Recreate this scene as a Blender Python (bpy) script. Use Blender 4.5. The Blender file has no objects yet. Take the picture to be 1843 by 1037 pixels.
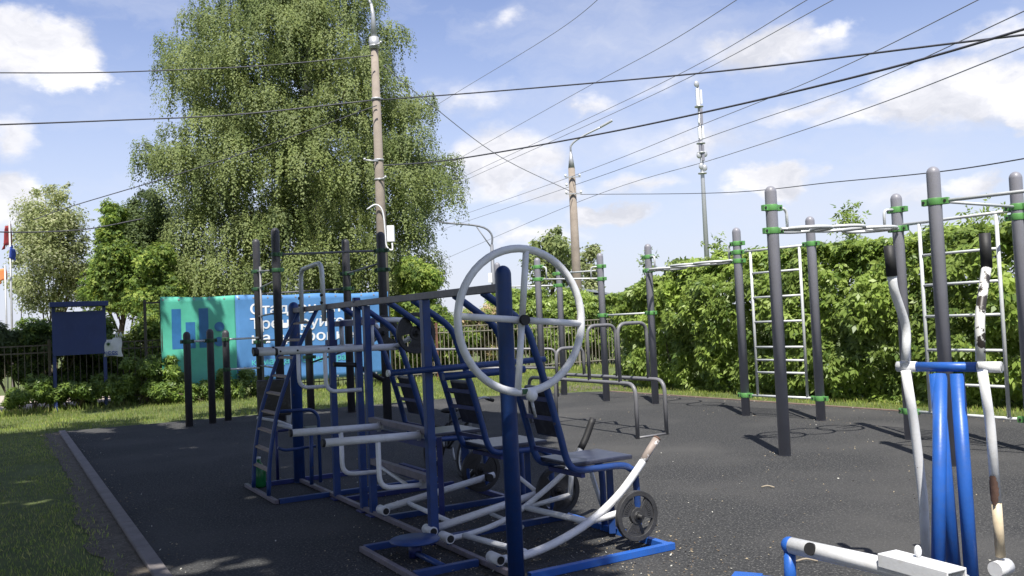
import bpy, bmesh, math, random
import numpy as np
from mathutils import Vector, Matrix, noise as mnoise
random.seed(7); rng = np.random.default_rng(7)
scn = bpy.context.scene
COL = scn.collection

# ------------------------------------------------------------------ camera
F = 1600.0; CX, CY = 921.5, 518.5; EYE = 1.55
ROLL = math.atan(.0445); PITCH = math.radians(2.0916)
r0 = np.array([1, 0, 0.]); fw = np.array([0, math.cos(PITCH), math.sin(PITCH)]); up0 = np.array([0, -math.sin(PITCH), math.cos(PITCH)])
RT = math.cos(ROLL)*r0 - math.sin(ROLL)*up0
UP = math.sin(ROLL)*r0 + math.cos(ROLL)*up0
CAM = np.array([0, 0, EYE])
cd = bpy.data.cameras.new('camera'); co = bpy.data.objects.new('camera', cd); COL.objects.link(co)
cd.sensor_width = 36; cd.lens = 36*F/1843; cd.clip_end = 4000; cd.clip_start = .05
M = Matrix.Identity(4)
for i in range(3):
    M[i][0] = RT[i]; M[i][1] = UP[i]; M[i][2] = -fw[i]; M[i][3] = CAM[i]
co.matrix_world = M
scn.camera = co

# survey helpers: a sight line of the photograph met with a known real plane
def ray(x, y): return fw + (x-CX)/F*RT - (y-CY)/F*UP
def onplane(x, y, P, n):
    d = ray(x, y); P = np.array(P, float); return CAM + d*(((P-CAM)@n)/(d@n))
def G(x, y, z=0.): return onplane(x, y, (0, 0, z), np.array([0, 0, 1.]))
def D(x, y, dist): return CAM + ray(x, y)*dist
def proj(P):
    d = np.array(P, float)-CAM; z = d@fw
    return CX+F*(d@RT)/z, CY-F*(d@UP)/z
def zat(P, y):
    lo, hi = -1., 60.
    for _ in range(50):
        m = (lo+hi)/2
        if proj((P[0], P[1], m))[1] > y: lo = m
        else: hi = m
    return lo
def vplane(P, Q, x, y):
    d = np.array([Q[0]-P[0], Q[1]-P[1]]); n = np.array([-d[1], d[0], 0.]); n /= np.linalg.norm(n)
    return onplane(x, y, (P[0], P[1], 0), n)
A3 = lambda *v: np.array(v, float)

# ------------------------------------------------------------------ materials
def nodes(m):
    m.use_nodes = True; nt = m.node_tree; nt.nodes.clear(); return nt
def lnk(nt, a, b): nt.links.new(a, b)
def paint(name, col, rough=.45, metal=0., var=.12, scale=6., bump=.0, bscale=60., chips=None, chipscale=9., chipamt=.62, spec=.5, dirt=None, dirtamt=.35):
    m = bpy.data.materials.new(name); nt = nodes(m); N = nt.nodes.new
    o = N('ShaderNodeOutputMaterial'); b = N('ShaderNodeBsdfPrincipled'); lnk(nt, b.outputs[0], o.inputs[0])
    tc = N('ShaderNodeTexCoord')
    nz = N('ShaderNodeTexNoise'); nz.inputs['Scale'].default_value = scale; nz.inputs['Detail'].default_value = 6
    lnk(nt, tc.outputs['Object'], nz.inputs['Vector'])
    r = N('ShaderNodeValToRGB'); e = r.color_ramp.elements
    e[0].position = .3; e[1].position = .7
    e[0].color = (*[c*(1-var) for c in col], 1); e[1].color = (*[min(1, c*(1+var)) for c in col], 1)
    lnk(nt, nz.outputs[0], r.inputs[0]); last = r.outputs[0]
    if dirt:
        n2 = N('ShaderNodeTexNoise'); n2.inputs['Scale'].default_value = scale*2.7; n2.inputs['Detail'].default_value = 8; n2.inputs['Roughness'].default_value = .7
        lnk(nt, tc.outputs['Object'], n2.inputs['Vector'])
        mr = N('ShaderNodeMapRange'); mr.inputs[1].default_value = .5; mr.inputs[2].default_value = .75; mr.inputs[4].default_value = dirtamt; lnk(nt, n2.outputs[0], mr.inputs[0])
        mx = N('ShaderNodeMixRGB'); mx.inputs[2].default_value = (*dirt, 1); lnk(nt, mr.outputs[0], mx.inputs[0]); lnk(nt, last, mx.inputs[1]); last = mx.outputs[0]
    if chips:
        n3 = N('ShaderNodeTexNoise'); n3.inputs['Scale'].default_value = chipscale; n3.inputs['Detail'].default_value = 9; n3.inputs['Roughness'].default_value = .65
        lnk(nt, tc.outputs['Object'], n3.inputs['Vector'])
        cr = N('ShaderNodeValToRGB'); cr.color_ramp.interpolation = 'LINEAR'
        cr.color_ramp.elements[0].position = chipamt; cr.color_ramp.elements[1].position = chipamt+.015
        lnk(nt, n3.outputs[0], cr.inputs[0])
        mx = N('ShaderNodeMixRGB'); mx.inputs[2].default_value = (*chips, 1); lnk(nt, cr.outputs[0], mx.inputs[0]); lnk(nt, last, mx.inputs[1]); last = mx.outputs[0]
    lnk(nt, last, b.inputs['Base Color'])
    b.inputs['Roughness'].default_value = rough; b.inputs['Metallic'].default_value = metal
    b.inputs['Specular IOR Level'].default_value = spec
    if bump:
        n4 = N('ShaderNodeTexNoise'); n4.inputs['Scale'].default_value = bscale; n4.inputs['Detail'].default_value = 4
        lnk(nt, tc.outputs['Object'], n4.inputs['Vector'])
        bp = N('ShaderNodeBump'); bp.inputs['Strength'].default_value = bump; bp.inputs['Distance'].default_value = .01
        lnk(nt, n4.outputs[0], bp.inputs['Height']); lnk(nt, bp.outputs[0], b.inputs['Normal'])
    return m
def leafmat(name, col, trans=.45, rough=.6, var=.35, scale=.9):
    m = bpy.data.materials.new(name); nt = nodes(m); N = nt.nodes.new
    o = N('ShaderNodeOutputMaterial'); b = N('ShaderNodeBsdfPrincipled'); t = N('ShaderNodeBsdfTranslucent'); mx = N('ShaderNodeAddShader')
    tc = N('ShaderNodeTexCoord'); nz = N('ShaderNodeTexNoise'); nz.inputs['Scale'].default_value = scale; nz.inputs['Detail'].default_value = 3
    lnk(nt, tc.outputs['Object'], nz.inputs['Vector'])
    r = N('ShaderNodeValToRGB'); e = r.color_ramp.elements; e[0].position = .32; e[1].position = .68
    e[0].color = (*[c*(1-var) for c in col], 1); e[1].color = (col[0]*(1+var), col[1]*(1+var*.8), col[2]*(1+var*.3), 1)
    lnk(nt, nz.outputs[0], r.inputs[0])
    lnk(nt, r.outputs[0], b.inputs['Base Color']); b.inputs['Roughness'].default_value = rough; b.inputs['Specular IOR Level'].default_value = .2
    hs = N('ShaderNodeHueSaturation'); hs.inputs['Value'].default_value = trans*2.1; hs.inputs['Hue'].default_value = .485; lnk(nt, r.outputs[0], hs.inputs['Color'])
    lnk(nt, hs.outputs[0], t.inputs['Color'])
    lnk(nt, b.outputs[0], mx.inputs[0]); lnk(nt, t.outputs[0], mx.inputs[1]); lnk(nt, mx.outputs[0], o.inputs[0])
    return m
MT = {}
MT['blue'] = paint('shaded_blue_paint', (.016, .05, .185), .4, var=.14, scale=9, chips=(.13, .105, .095), chipscale=11, chipamt=.69, dirt=(.045, .055, .12), dirtamt=.6, bump=.09)  # rig paint with the tree's shade put into the colour
MT['sunlit_blue'] = paint('sunlit_blue_paint', (.020, .105, .42), .4, var=.12, dirt=(.06, .11, .26), dirtamt=.5, bump=.07, chips=(.12, .10, .10), chipscale=10, chipamt=.73)  # lit copy of the rig's blue, for parts standing in the sun
MT['navy'] = paint('navy_paint', (.018, .03, .15), .45, var=.15, dirt=(.05, .05, .08), dirtamt=.5)
MT['worn_bar'] = paint('worn_bar_paint', (.17, .15, .17), .5, var=.2, scale=14, dirt=(.04, .05, .13), dirtamt=.6)
MT['white'] = paint('white_paint', (.72, .73, .74), .4, var=.05, dirt=(.5, .47, .42), dirtamt=.45, chips=(.12, .09, .07), chipscale=13, chipamt=.71, bump=.08)
MT['peeling'] = paint('peeling_white_paint', (.72, .72, .70), .45, var=.05, chips=(.035, .03, .026), chipscale=12, chipamt=.53, dirt=(.5, .45, .38))
MT['cream'] = paint('cream_paint', (.62, .52, .36), .5, var=.08, dirt=(.3, .2, .12), dirtamt=.4)
MT['rust'] = paint('rust_patch', (.10, .055, .04), .8, var=.3, scale=30)
MT['post'] = paint('grey_post_paint', (.235, .235, .265), .42, var=.07, scale=5, dirt=(.25, .25, .25), dirtamt=.4, bump=.07, chips=(.10, .09, .085), chipscale=16, chipamt=.73)
MT['dark_post'] = paint('charcoal_post_paint', (.045, .045, .052), .5, var=.15, scale=5, dirt=(.09, .09, .09), dirtamt=.35)
MT['grey_bar'] = paint('grey_bar_paint', (.17, .17, .18), .42, var=.1)
MT['steel'] = paint('pale_steel_bar', (.58, .60, .60), .4, var=.06, metal=.1, dirt=(.4, .4, .4))
MT['clamp'] = paint('green_clamp', (.11, .30, .085), .45, var=.12)
MT['dark_clamp'] = paint('dark_green_clamp', (.02, .075, .03), .5)
MT['black'] = paint('black_rubber', (.016, .016, .017), .6, var=.2, bump=.08)
MT['iron'] = paint('cast_iron', (.04, .04, .042), .5, var=.2, scale=20, bump=.25, bscale=90)
MT['plate_dark'] = paint('black_iron', (.02, .02, .022), .5, var=.2, bump=.2)
MT['pad'] = paint('dark_pad_board', (.035, .034, .04), .28, var=.2, dirt=(.2, .2, .22), dirtamt=.4)
MT['seat'] = paint('glossy_seat_board', (.028, .032, .055), .34, var=.25, dirt=(.11, .11, .125), dirtamt=.5)
MT['wood'] = paint('worn_rung', (.28, .22, .18), .6, var=.2, scale=18, dirt=(.08, .08, .12), dirtamt=.5)
MT['concrete'] = paint('pole_concrete', (.27, .23, .19), .9, var=.15, scale=3, bump=.3, dirt=(.2, .16, .13), dirtamt=.6)
MT['galv'] = paint('galvanised_metal', (.42, .43, .44), .45, var=.1, metal=.3)
MT['lampgrey'] = paint('lamp_post_grey', (.16, .17, .19), .5)
MT['wire'] = paint('dark_cable', (.06, .06, .075), .6)
MT['pale_wire'] = paint('grey_cable', (.22, .22, .26), .6)
MT['fence'] = paint('fence_paint', (.24, .22, .17), .6, var=.2, dirt=(.12, .09, .06), dirtamt=.6)
MT['fencedark'] = paint('dark_fence_paint', (.05, .045, .04), .6, var=.2)
MT['fence_shaded'] = paint('shaded_fence_paint', (.10, .085, .065), .6, var=.2, dirt=(.06, .045, .03), dirtamt=.6)  # the fence paint with shade put into the colour, for the left bays
MT['rusty'] = paint('rusty_post', (.17, .08, .055), .75, var=.25)
MT['kerb'] = paint('kerb_concrete', (.21, .19, .185), .9, var=.12, scale=4, bump=.3, bscale=120, dirt=(.12, .10, .09), dirtamt=.5)
MT['teal'] = paint('teal_vinyl', (.09, .43, .31), .4, var=.06, bump=.05, bscale=2)
MT['bannerblue'] = paint('blue_vinyl', (.085, .23, .48), .4, var=.06, bump=.05, bscale=2)
MT['logo'] = paint('logo_blue_print', (.03, .14, .33), .4)
MT['letter'] = paint('white_print', (.78, .80, .84), .4)
MT['tealletter'] = paint('teal_print', (.10, .52, .50), .4)
MT['bag'] = paint('white_plastic', (.55, .57, .60), .4, var=.1, bump=.3, bscale=18)
MT['baggreen'] = paint('green_print', (.03, .10, .025), .5)
MT['bagblue'] = paint('blue_print', (.04, .08, .28), .5)
MT['board'] = paint('notice_board_blue', (.018, .036, .14), .5, var=.12, scale=2.5, dirt=(.04, .06, .17), dirtamt=.5)
MT['bottle'] = paint('green_plastic', (.015, .15, .045), .2, var=.3)
MT['bark'] = paint('dark_bark', (.07, .055, .045), .9, var=.35, scale=5, bump=.5, bscale=25)
MT['birchbark'] = paint('birch_bark', (.50, .48, .45), .8, var=.15, scale=3, chips=(.05, .045, .04), chipscale=5, chipamt=.55)
MT['stem'] = paint('green_brown_stem', (.10, .08, .05), .8, var=.2)
MT['antenna'] = paint('antenna_white', (.72, .73, .75), .5)
MT['house'] = paint('pale_house_wall', (.45, .47, .50), .8)
MT['roof'] = paint('grey_roof_sheet', (.22, .24, .28), .5)
MT['red'] = paint('red_cloth', (.30, .035, .04), .7); MT['flagblue'] = paint('blue_cloth', (.03, .07, .35), .7); MT['orange'] = paint('orange_cloth', (.75, .26, .09), .7); MT['flagwhite'] = paint('white_cloth', (.7, .7, .72), .7)
MT['yellow'] = paint('yellow_reflector', (.55, .42, .18), .3)
MT['litter'] = paint('dry_litter', (.36, .30, .20), .9, var=.4, scale=40)
MT['litterw'] = paint('pale_fluff', (.55, .54, .48), .9, var=.2, scale=40)
MT['litterd'] = paint('brown_litter', (.13, .095, .06), .9, var=.4, scale=40)
MT['twig'] = paint('dry_twig', (.34, .29, .22), .9)
MT['l_birch'] = [leafmat('birch_leaf_green', (.096, .128, .042), var=.18), leafmat('birch_leaf_mid', (.128, .157, .057), var=.18), leafmat('birch_leaf_dark', (.06, .085, .030), var=.18), leafmat('birch_leaf_pale', (.145, .18, .07))]
MT['l_hedge'] = [leafmat('hedge_leaf_green', (.13, .19, .042), .4, .4), leafmat('hedge_leaf_yellow', (.18, .245, .066), .45, .4), leafmat('hedge_leaf_dark', (.075, .125, .03), .35, .4)]
MT['l_bush'] = [leafmat('bush_leaf_green', (.095, .15, .03)), leafmat('bush_leaf_yellow', (.16, .21, .045)), leafmat('bush_leaf_dark', (.04, .075, .016))]
MT['l_dark'] = [leafmat('dark_leaf', (.045, .07, .027)), leafmat('dark_leaf_mid', (.07, .10, .035))]
MT['l_pale'] = [leafmat('pale_leaf', (.16, .19, .09)), leafmat('pale_leaf_green', (.12, .15, .065)), leafmat('pale_leaf_silver', (.24, .26, .17))]
MT['l_blossom'] = [leafmat('blossom_cream', (.34, .27, .17), .3), leafmat('blossom_leaf', (.12, .17, .05)), leafmat('blossom_leaf_yellow', (.18, .2, .06))]
MT['l_grass'] = [leafmat('grass_green', (.14, .19, .046), .45, scale=.5), leafmat('grass_yellow', (.22, .23, .085), .45, scale=.5), leafmat('grass_dark', (.10, .14, .036), .45, scale=.5)]

def groundmat(name, c0, c1, scale, spk=None, spkscale=220., bump=.3, bscale=140., rough=.95, big=None):
    m = bpy.data.materials.new(name); nt = nodes(m); N = nt.nodes.new
    o = N('ShaderNodeOutputMaterial'); b = N('ShaderNodeBsdfPrincipled'); lnk(nt, b.outputs[0], o.inputs[0]); b.inputs['Roughness'].default_value = rough
    b.inputs['Specular IOR Level'].default_value = .25
    tc = N('ShaderNodeTexCoord'); nz = N('ShaderNodeTexNoise'); nz.inputs['Scale'].default_value = scale; nz.inputs['Detail'].default_value = 10; nz.inputs['Roughness'].default_value = .65
    lnk(nt, tc.outputs['Object'], nz.inputs['Vector'])
    r = N('ShaderNodeValToRGB'); e = r.color_ramp.elements; e[0].position = .35; e[1].position = .65; e[0].color = (*c0, 1); e[1].color = (*c1, 1)
    lnk(nt, nz.outputs[0], r.inputs[0]); last = r.outputs[0]
    if spk:
        n2 = N('ShaderNodeTexNoise'); n2.inputs['Scale'].default_value = spkscale; n2.inputs['Detail'].default_value = 2; lnk(nt, tc.outputs['Object'], n2.inputs['Vector'])
        mr = N('ShaderNodeMapRange'); mr.inputs[1].default_value = .56; mr.inputs[2].default_value = .7; lnk(nt, n2.outputs[0], mr.inputs[0])
        mx = N('ShaderNodeMixRGB'); mx.inputs[2].default_value = (*spk, 1); lnk(nt, mr.outputs[0], mx.inputs[0]); lnk(nt, last, mx.inputs[1]); last = mx.outputs[0]
    if big:
        n3 = N('ShaderNodeTexNoise'); n3.inputs['Scale'].default_value = .55; n3.inputs['Detail'].default_value = 6; lnk(nt, tc.outputs['Object'], n3.inputs['Vector'])
        mr = N('ShaderNodeMapRange'); mr.inputs[1].default_value = .46; mr.inputs[2].default_value = .66; mr.inputs[4].default_value = .75; lnk(nt, n3.outputs[0], mr.inputs[0])
        mx = N('ShaderNodeMixRGB'); mx.inputs[2].default_value = (*big, 1); lnk(nt, mr.outputs[0], mx.inputs[0]); lnk(nt, last, mx.inputs[1]); last = mx.outputs[0]
    lnk(nt, last, b.inputs['Base Color'])
    n4 = N('ShaderNodeTexNoise'); n4.inputs['Scale'].default_value = bscale; n4.inputs['Detail'].default_value = 5; lnk(nt, tc.outputs['Object'], n4.inputs['Vector'])
    bp = N('ShaderNodeBump'); bp.inputs['Strength'].default_value = bump; bp.inputs['Distance'].default_value = .012
    lnk(nt, n4.outputs[0], bp.inputs['Height']); lnk(nt, bp.outputs[0], b.inputs['Normal'])
    return m
MT['rubber'] = groundmat('crumb_rubber', (.028, .029, .031), (.052, .053, .054), 26, (.16, .158, .15), 62, 1.0, 70, big=(.080, .079, .077))
MT['lawn'] = groundmat('lawn_soil', (.07, .10, .03), (.13, .16, .055), 3, (.12, .10, .06), 40, .6, 60)
MT['soil'] = groundmat('bare_soil', (.085, .072, .058), (.15, .13, .105), 9, (.22, .2, .17), 60, .7, 70)
MT['path'] = groundmat('pale_path', (.40, .33, .28), (.5, .42, .36), 4, None)

# ------------------------------------------------------------------ mesh builder
class MB:
    def __init__(s): s.v = []; s.f = []; s.sm = []; s.mi = []; s.cur = 0
    def _face(s, idx, smooth): s.f.append(idx); s.sm.append(smooth); s.mi.append(s.cur)
    def tube(s, pts, r, seg=10, closed=False, caps=True):
        P = [np.array(p, float) for p in pts]; n = len(P)
        R = [r]*n if np.isscalar(r) else list(r)
        T = []
        for i in range(n):
            a = P[(i-1) % n] if (closed or i > 0) else P[i]; b = P[(i+1) % n] if (closed or i < n-1) else P[i]
            t = b-a; T.append(t/(np.linalg.norm(t)+1e-12))
        ref = A3(0, 0, 1) if abs(T[0][2]) < .9 else A3(1, 0, 0)
        nrm = np.cross(T[0], ref); nrm /= np.linalg.norm(nrm)
        base = len(s.v); 
        for i in range(n):
            nrm = nrm - T[i]*(nrm@T[i]); nrm /= np.linalg.norm(nrm)+1e-12
            bn = np.cross(T[i], nrm)
            k = 1.
            if 0 < i < n-1 or closed:
                a = P[i]-P[i-1]; b = P[(i+1) % n]-P[i]; c = (a@b)/(np.linalg.norm(a)*np.linalg.norm(b)+1e-12); k = min(1.25, 1/max(.6, math.sqrt(max(.0, (1+c)/2))))
            for j in range(seg):
                th = 2*math.pi*j/seg; s.v.append(P[i]+R[i]*k*(math.cos(th)*nrm+math.sin(th)*bn))
        for i in range(n if closed else n-1):
            for j in range(seg):
                a = base+i*seg+j; b = base+i*seg+(j+1) % seg; c = base+((i+1) % n)*seg+(j+1) % seg; d = base+((i+1) % n)*seg+j
                s._face((a, b, c, d), True)
        if caps and not closed:
            s._face(tuple(base+j for j in range(seg))[::-1], False); s._face(tuple(base+(n-1)*seg+j for j in range(seg)), False)
        return s
    def smooth_tube(s, pts, r, seg=10, sub=5, **k):
        return s.tube(catmull(pts, sub), r, seg, **k)
    def box(s, c, size, ax=None):
        c = np.array(c, float); ax = ax if ax is not None else np.eye(3); h = [q/2 for q in size]; b = len(s.v)
        for sx in (-1, 1):
            for sy in (-1, 1):
                for sz in (-1, 1): s.v.append(c+sx*h[0]*np.array(ax[0])+sy*h[1]*np.array(ax[1])+sz*h[2]*np.array(ax[2]))
        for q in ((0, 1, 3, 2), (4, 6, 7, 5), (0, 4, 5, 1), (2, 3, 7, 6), (0, 2, 6, 4), (1, 5, 7, 3)): s._face(tuple(b+i for i in q), False)
        return s
    def bar(s, a, b, w, h=None, up=(0, 0, 1)):
        a = np.array(a, float); b = np.array(b, float); h = h or w; d = b-a; L = np.linalg.norm(d); d /= L
        up = np.array(up, float); y = np.cross(up, d)
        if np.linalg.norm(y) < 1e-4: y = np.cross(A3(1, 0, 0), d)
        y /= np.linalg.norm(y); z = np.cross(d, y)
        return s.box((a+b)/2, (L, w, h), (d, y, z))
    def lathe(s, o, prof, seg=16, ax=None, smooth=True):
        o = np.array(o, float); ax = ax if ax is not None else np.eye(3); b = len(s.v); n = len(prof)
        for (r, z) in prof:
            for j in range(seg):
                th = 2*math.pi*j/seg; s.v.append(o+r*(math.cos(th)*np.array(ax[0])+math.sin(th)*np.array(ax[1]))+z*np.array(ax[2]))
        for i in range(n-1):
            for j in range(seg): s._face((b+i*seg+j, b+i*seg+(j+1) % seg, b+(i+1)*seg+(j+1) % seg, b+(i+1)*seg+j), smooth)
        s._face(tuple(b+j for j in range(seg))[::-1], False); s._face(tuple(b+(n-1)*seg+j for j in range(seg)), False)
        return s
    def sector(s, o, ax, ra, rb, a0, a1, th, n=10):
        # extruded ring sector; ax = (x,y,normal)
        o = np.array(o, float); b = len(s.v); full = abs(a1-a0) > 6.28
        for i in range(n+1):
            a = a0+(a1-a0)*i/n; d = math.cos(a)*np.array(ax[0])+math.sin(a)*np.array(ax[1])
            for r in (ra, rb):
                for z in (-th/2, th/2): s.v.append(o+d*r+z*np.array(ax[2]))
        for i in range(n):
            p = b+i*4; q = p+4
            s._face((p, q, q+1, p+1), True); s._face((p+2, p+3, q+3, q+2), True)
            s._face((p, p+2, q+2, q), False); s._face((p+1, q+1, q+3, p+3), False)
        if not full:
            s._face((b, b+1, b+3, b+2), False); e = b+n*4; s._face((e, e+2, e+3, e+1), False)
        return s
    def ball(s, c, r, seg=12, rings=8, sc=(1, 1, 1)):
        prof = [(max(1e-3, r*math.sin(math.pi*i/rings)), -r*math.cos(math.pi*i/rings)) for i in range(rings+1)]
        return s.lathe(c, prof, seg, np.eye(3)*np.array(sc)[:, None])
    def poly(s, pts, smooth=False):
        b = len(s.v); s.v += [np.array(p, float) for p in pts]; s._face(tuple(range(b, b+len(pts))), smooth); return s
    def build(s, name, mat, parent=None, bevel=0):
        me = bpy.data.meshes.new(name); off = wloc(parent) if parent else A3(0, 0, 0)
        me.from_pydata([tuple(np.array(p)-off) for p in s.v], [], s.f)
        me.polygons.foreach_set('use_smooth', s.sm)
        for mm in (mat if isinstance(mat, list) else [mat]): me.materials.append(mm)
        me.polygons.foreach_set('material_index', s.mi); me.update()
        o = bpy.data.objects.new(name, me); COL.objects.link(o)
        if parent: o.parent = parent
        if bevel:
            md = o.modifiers.new('bevel', 'BEVEL'); md.width = bevel; md.segments = 2; md.limit_method = 'ANGLE'
        return o
def wloc(o):
    l = A3(0, 0, 0)
    while o: l = l+np.array(o.location); o = o.parent
    return l
def catmull(pts, sub=5):
    P = [np.array(p, float) for p in pts]; Q = [2*P[0]-P[1]]+P+[2*P[-1]-P[-2]]; out = []
    for i in range(1, len(Q)-2):
        for k in range(sub):
            t = k/sub; a, b, c, d = Q[i-1:i+3]
            out.append(.5*((2*b)+(-a+c)*t+(2*a-5*b+4*c-d)*t*t+(-a+3*b-3*c+d)*t**3))
    out.append(P[-1]); return out
def fillet(pts, r, n=5):
    P = [np.array(p, float) for p in pts]; out = [P[0]]
    for i in range(1, len(P)-1):
        a = P[i-1]-P[i]; b = P[i+1]-P[i]; la, lb = np.linalg.norm(a), np.linalg.norm(b); q = min(r, la*.48, lb*.48)
        p0 = P[i]+a/la*q; p1 = P[i]+b/lb*q
        for k in range(n+1):
            t = k/n; out.append((1-t)**2*p0+2*t*(1-t)*P[i]+t*t*p1)
    out.append(P[-1]); return out
def thing(name, loc, label, cat, group=None):
    o = bpy.data.objects.new(name, None); COL.objects.link(o); o.location = tuple(float(q) for q in loc); o.empty_display_size = .1
    return tag(o, label, cat, group)
def tag(o, label, cat, group=None):
    o['label'] = label; o['category'] = cat
    if group: o['group'] = group
    return o
def kind(o, k, label=None, cat=None):
    o['kind'] = k
    if label: o['label'] = label
    if cat: o['category'] = cat
    return o
TUBE = lambda name, pts, r, mat, par, seg=10: MB().tube(pts, r, seg).build(name, mat, par)

# ------------------------------------------------------------------ foliage
def leafmesh(name, pos, nrm, size, mats, weights, parent=None, leaflets=1, wid=.42, droop=.25, tang=None):
    pos = np.asarray(pos); n = len(pos); nrm = nrm/(np.linalg.norm(nrm, axis=1, keepdims=True)+1e-9)
    if tang is None: tang = rng.normal(size=(n, 3))
    t = tang-nrm*np.sum(tang*nrm, 1, keepdims=True); t /= np.linalg.norm(t, axis=1, keepdims=True)+1e-9
    b = np.cross(nrm, t); size = np.broadcast_to(size, (n,))[:, None]
    angs = {1: [0], 3: [0, 1.0, -1.0], 5: [0, .75, -.75, 1.5, -1.5]}[leaflets]; V = []
    for k, a in enumerate(angs):
        d = math.cos(a)*t+math.sin(a)*b; p = -math.sin(a)*t+math.cos(a)*b; L = size*(1 if k == 0 else .8)
        st = pos if leaflets == 1 else pos+d*L*.12
        V.append(np.stack([st, st+d*L*.45+p*L*wid*.5-nrm*L*.05, st+d*L-nrm*L*droop, st+d*L*.45-p*L*wid*.5-nrm*L*.05], 1))
    V = np.stack(V, 1).reshape(-1, 3); nf = n*len(angs)
    if parent is not None: V = V-wloc(parent)
    me = bpy.data.meshes.new(name); me.vertices.add(nf*4); me.vertices.foreach_set('co', V.astype(np.float32).ravel())
    me.loops.add(nf*4); me.loops.foreach_set('vertex_index', np.arange(nf*4, dtype=np.int32))
    me.polygons.add(nf); me.polygons.foreach_set('loop_start', np.arange(0, nf*4, 4, dtype=np.int32)); me.polygons.foreach_set('loop_total', np.full(nf, 4, np.int32))
    for m in mats: me.materials.append(m)
    w = np.array(weights, float); mi = rng.choice(len(mats), size=n, p=w/w.sum()); me.polygons.foreach_set('material_index', np.repeat(mi, len(angs)).astype(np.int32))
    me.update(calc_edges=True); me.validate()
    o = bpy.data.objects.new(name, me); COL.objects.link(o)
    if parent is not None: o.parent = parent
    return o
def unit(n):
    d = rng.normal(size=(n, 3)); return d/np.linalg.norm(d, axis=1, keepdims=True)
def lump_leaves(lumps, n, shell=(.6, 1.08), flat=.85):
    L = np.array(lumps, float); w = L[:, 3]**2; k = rng.choice(len(L), n, p=w/w.sum()); d = unit(n)
    r = L[k, 3]*rng.uniform(shell[0], shell[1], n); p = L[k, :3]+d*r[:, None]*A3(1, 1, flat)
    return p, d*.7+A3(0, -.15, .55)+rng.normal(size=(n, 3))*.45
def shrub(name, base, rx, ry, h, n, size, mats, w, label, cat='shrub', group=None, ang=0., nl=None, leaflets=3, stems=4, low=.1, par=None):
    base = np.array([base[0], base[1], 0.]); root = thing(name, base, label, cat, group)
    ca, sa = math.cos(ang), math.sin(ang); lumps = []
    nl = nl or max(16, int(rx*ry*h*9)); rad = min(rx, ry, h)*.44
    while len(lumps) < nl:
        q = rng.uniform(-1, 1, 3)
        if (abs(q[0])**3+abs(q[1])**3+abs(q[2])**3) > 1: continue
        x, y = q[0]*max(.05, rx-rad*.7), q[1]*max(.05, ry-rad*.7); z = low+rad*.6+(q[2]+1)/2*max(.1, h-low-rad*1.5)
        lumps.append((base[0]+ca*x-sa*y, base[1]+sa*x+ca*y, z, rad*rng.uniform(.65, 1.15)))
    p, nr = lump_leaves(lumps, int(n*1.5), (.35, 1.1)); keep = p[:, 2] > .02; p, nr = p[keep], nr[keep]
    leafmesh('foliage', p, nr, rng.uniform(.6, 1.25, len(p))*size, mats, w, root, leaflets)
    mb = MB()
    for i in range(stems):
        l = lumps[i % len(lumps)]; b = base+A3(rng.normal()*rx*.15, rng.normal()*ry*.15, -.02)
        mb.smooth_tube([b, (b+A3(*l[:3]))/2+A3(rng.normal()*.06, rng.normal()*.06, .05), A3(*l[:3])], .012+.004*h, 6, 3)
    mb.build('stem', MT['stem'], root)
    return root

# ------------------------------------------------------------------ axes of the playground
EO = A3(-2.25, 9.13, 0); ua = math.radians(-59.7)
UU = A3(math.cos(ua), math.sin(ua), 0); VV = A3(-math.sin(ua), math.cos(ua), 0); ZZ = A3(0, 0, 1)
def W(u, v, z=0.): return EO+u*UU+v*VV+z*ZZ
def onU(x, y, u): return onplane(x, y, W(u, 0), UU)
def onV(x, y, v): return onplane(x, y, W(0, v), VV)

# ------------------------------------------------------------------ setting
def sheet(name, pts, z, mat, thick=None):
    mb = MB(); top = [A3(p[0], p[1], z) for p in pts]
    if thick:
        n = len(pts); b = len(mb.v); mb.v += top+[p-A3(0, 0, thick) for p in top]; mb._face(tuple(range(n)), False)
        for i in range(n): mb._face((i, n+i, n+(i+1) % n, (i+1) % n), False)
    else: mb.poly(top)
    return kind(mb.build(name, mat), 'structure')
sheet('ground', [(-900, -60), (900, -60), (900, 2500), (-900, 2500)], -.012, MT['lawn'])
K0 = G(118, 776)[:2]; KD = np.array([.4995, -.8663]); KN = np.array([.8663, .4995])
RM = G(820, 716)[:2]; RC = G(1085, 704)[:2]; RE = G(1843, 756)[:2]; RD = (RE-RC)/np.linalg.norm(RE-RC); RN = np.array([-RD[1], RD[0]])
K1 = K0+KD*19
pad = [K0, K1, RC+RD*21, RC+RD*1.0, RC+RD*.25+(-RD)*.05, RC+np.array([-.35, .0]), RM]
sheet('rubber_paving', pad, .0, MT['rubber'], .06)
mb = MB()
for i in range(19):                                   # kerb blocks, one metre each with joints
    a = K0+KD*(i*1.0+.004)-KN*.055; b = K0+KD*(i*1.0+.994)-KN*.055
    mb.bar(A3(a[0], a[1], -.045), A3(b[0], b[1], -.045), .10, .13)
kind(mb.build('kerb', MT['kerb'], bevel=.006), 'structure')
s0 = []
for i in range(240):
    t = i/239*19; p = K0+KD*t-KN*(.34+.05*math.sin(t*.9)+.10*mnoise.noise((t*1.7, 0, 0))+.06*mnoise.noise((t*6, 3, 0))); s0.append(p)
sheet('soil_strip', [K0-KN*.09, K1-KN*.09]+s0[::-1], -.006, MT['soil'])
mb = MB()
for A_, B_ in ((RC+RD*.2+RN*.05, RC+RD*20+RN*.05),):
    mb.bar(A3(*A_, -.05), A3(*B_, -.05), .09, .12)
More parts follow.
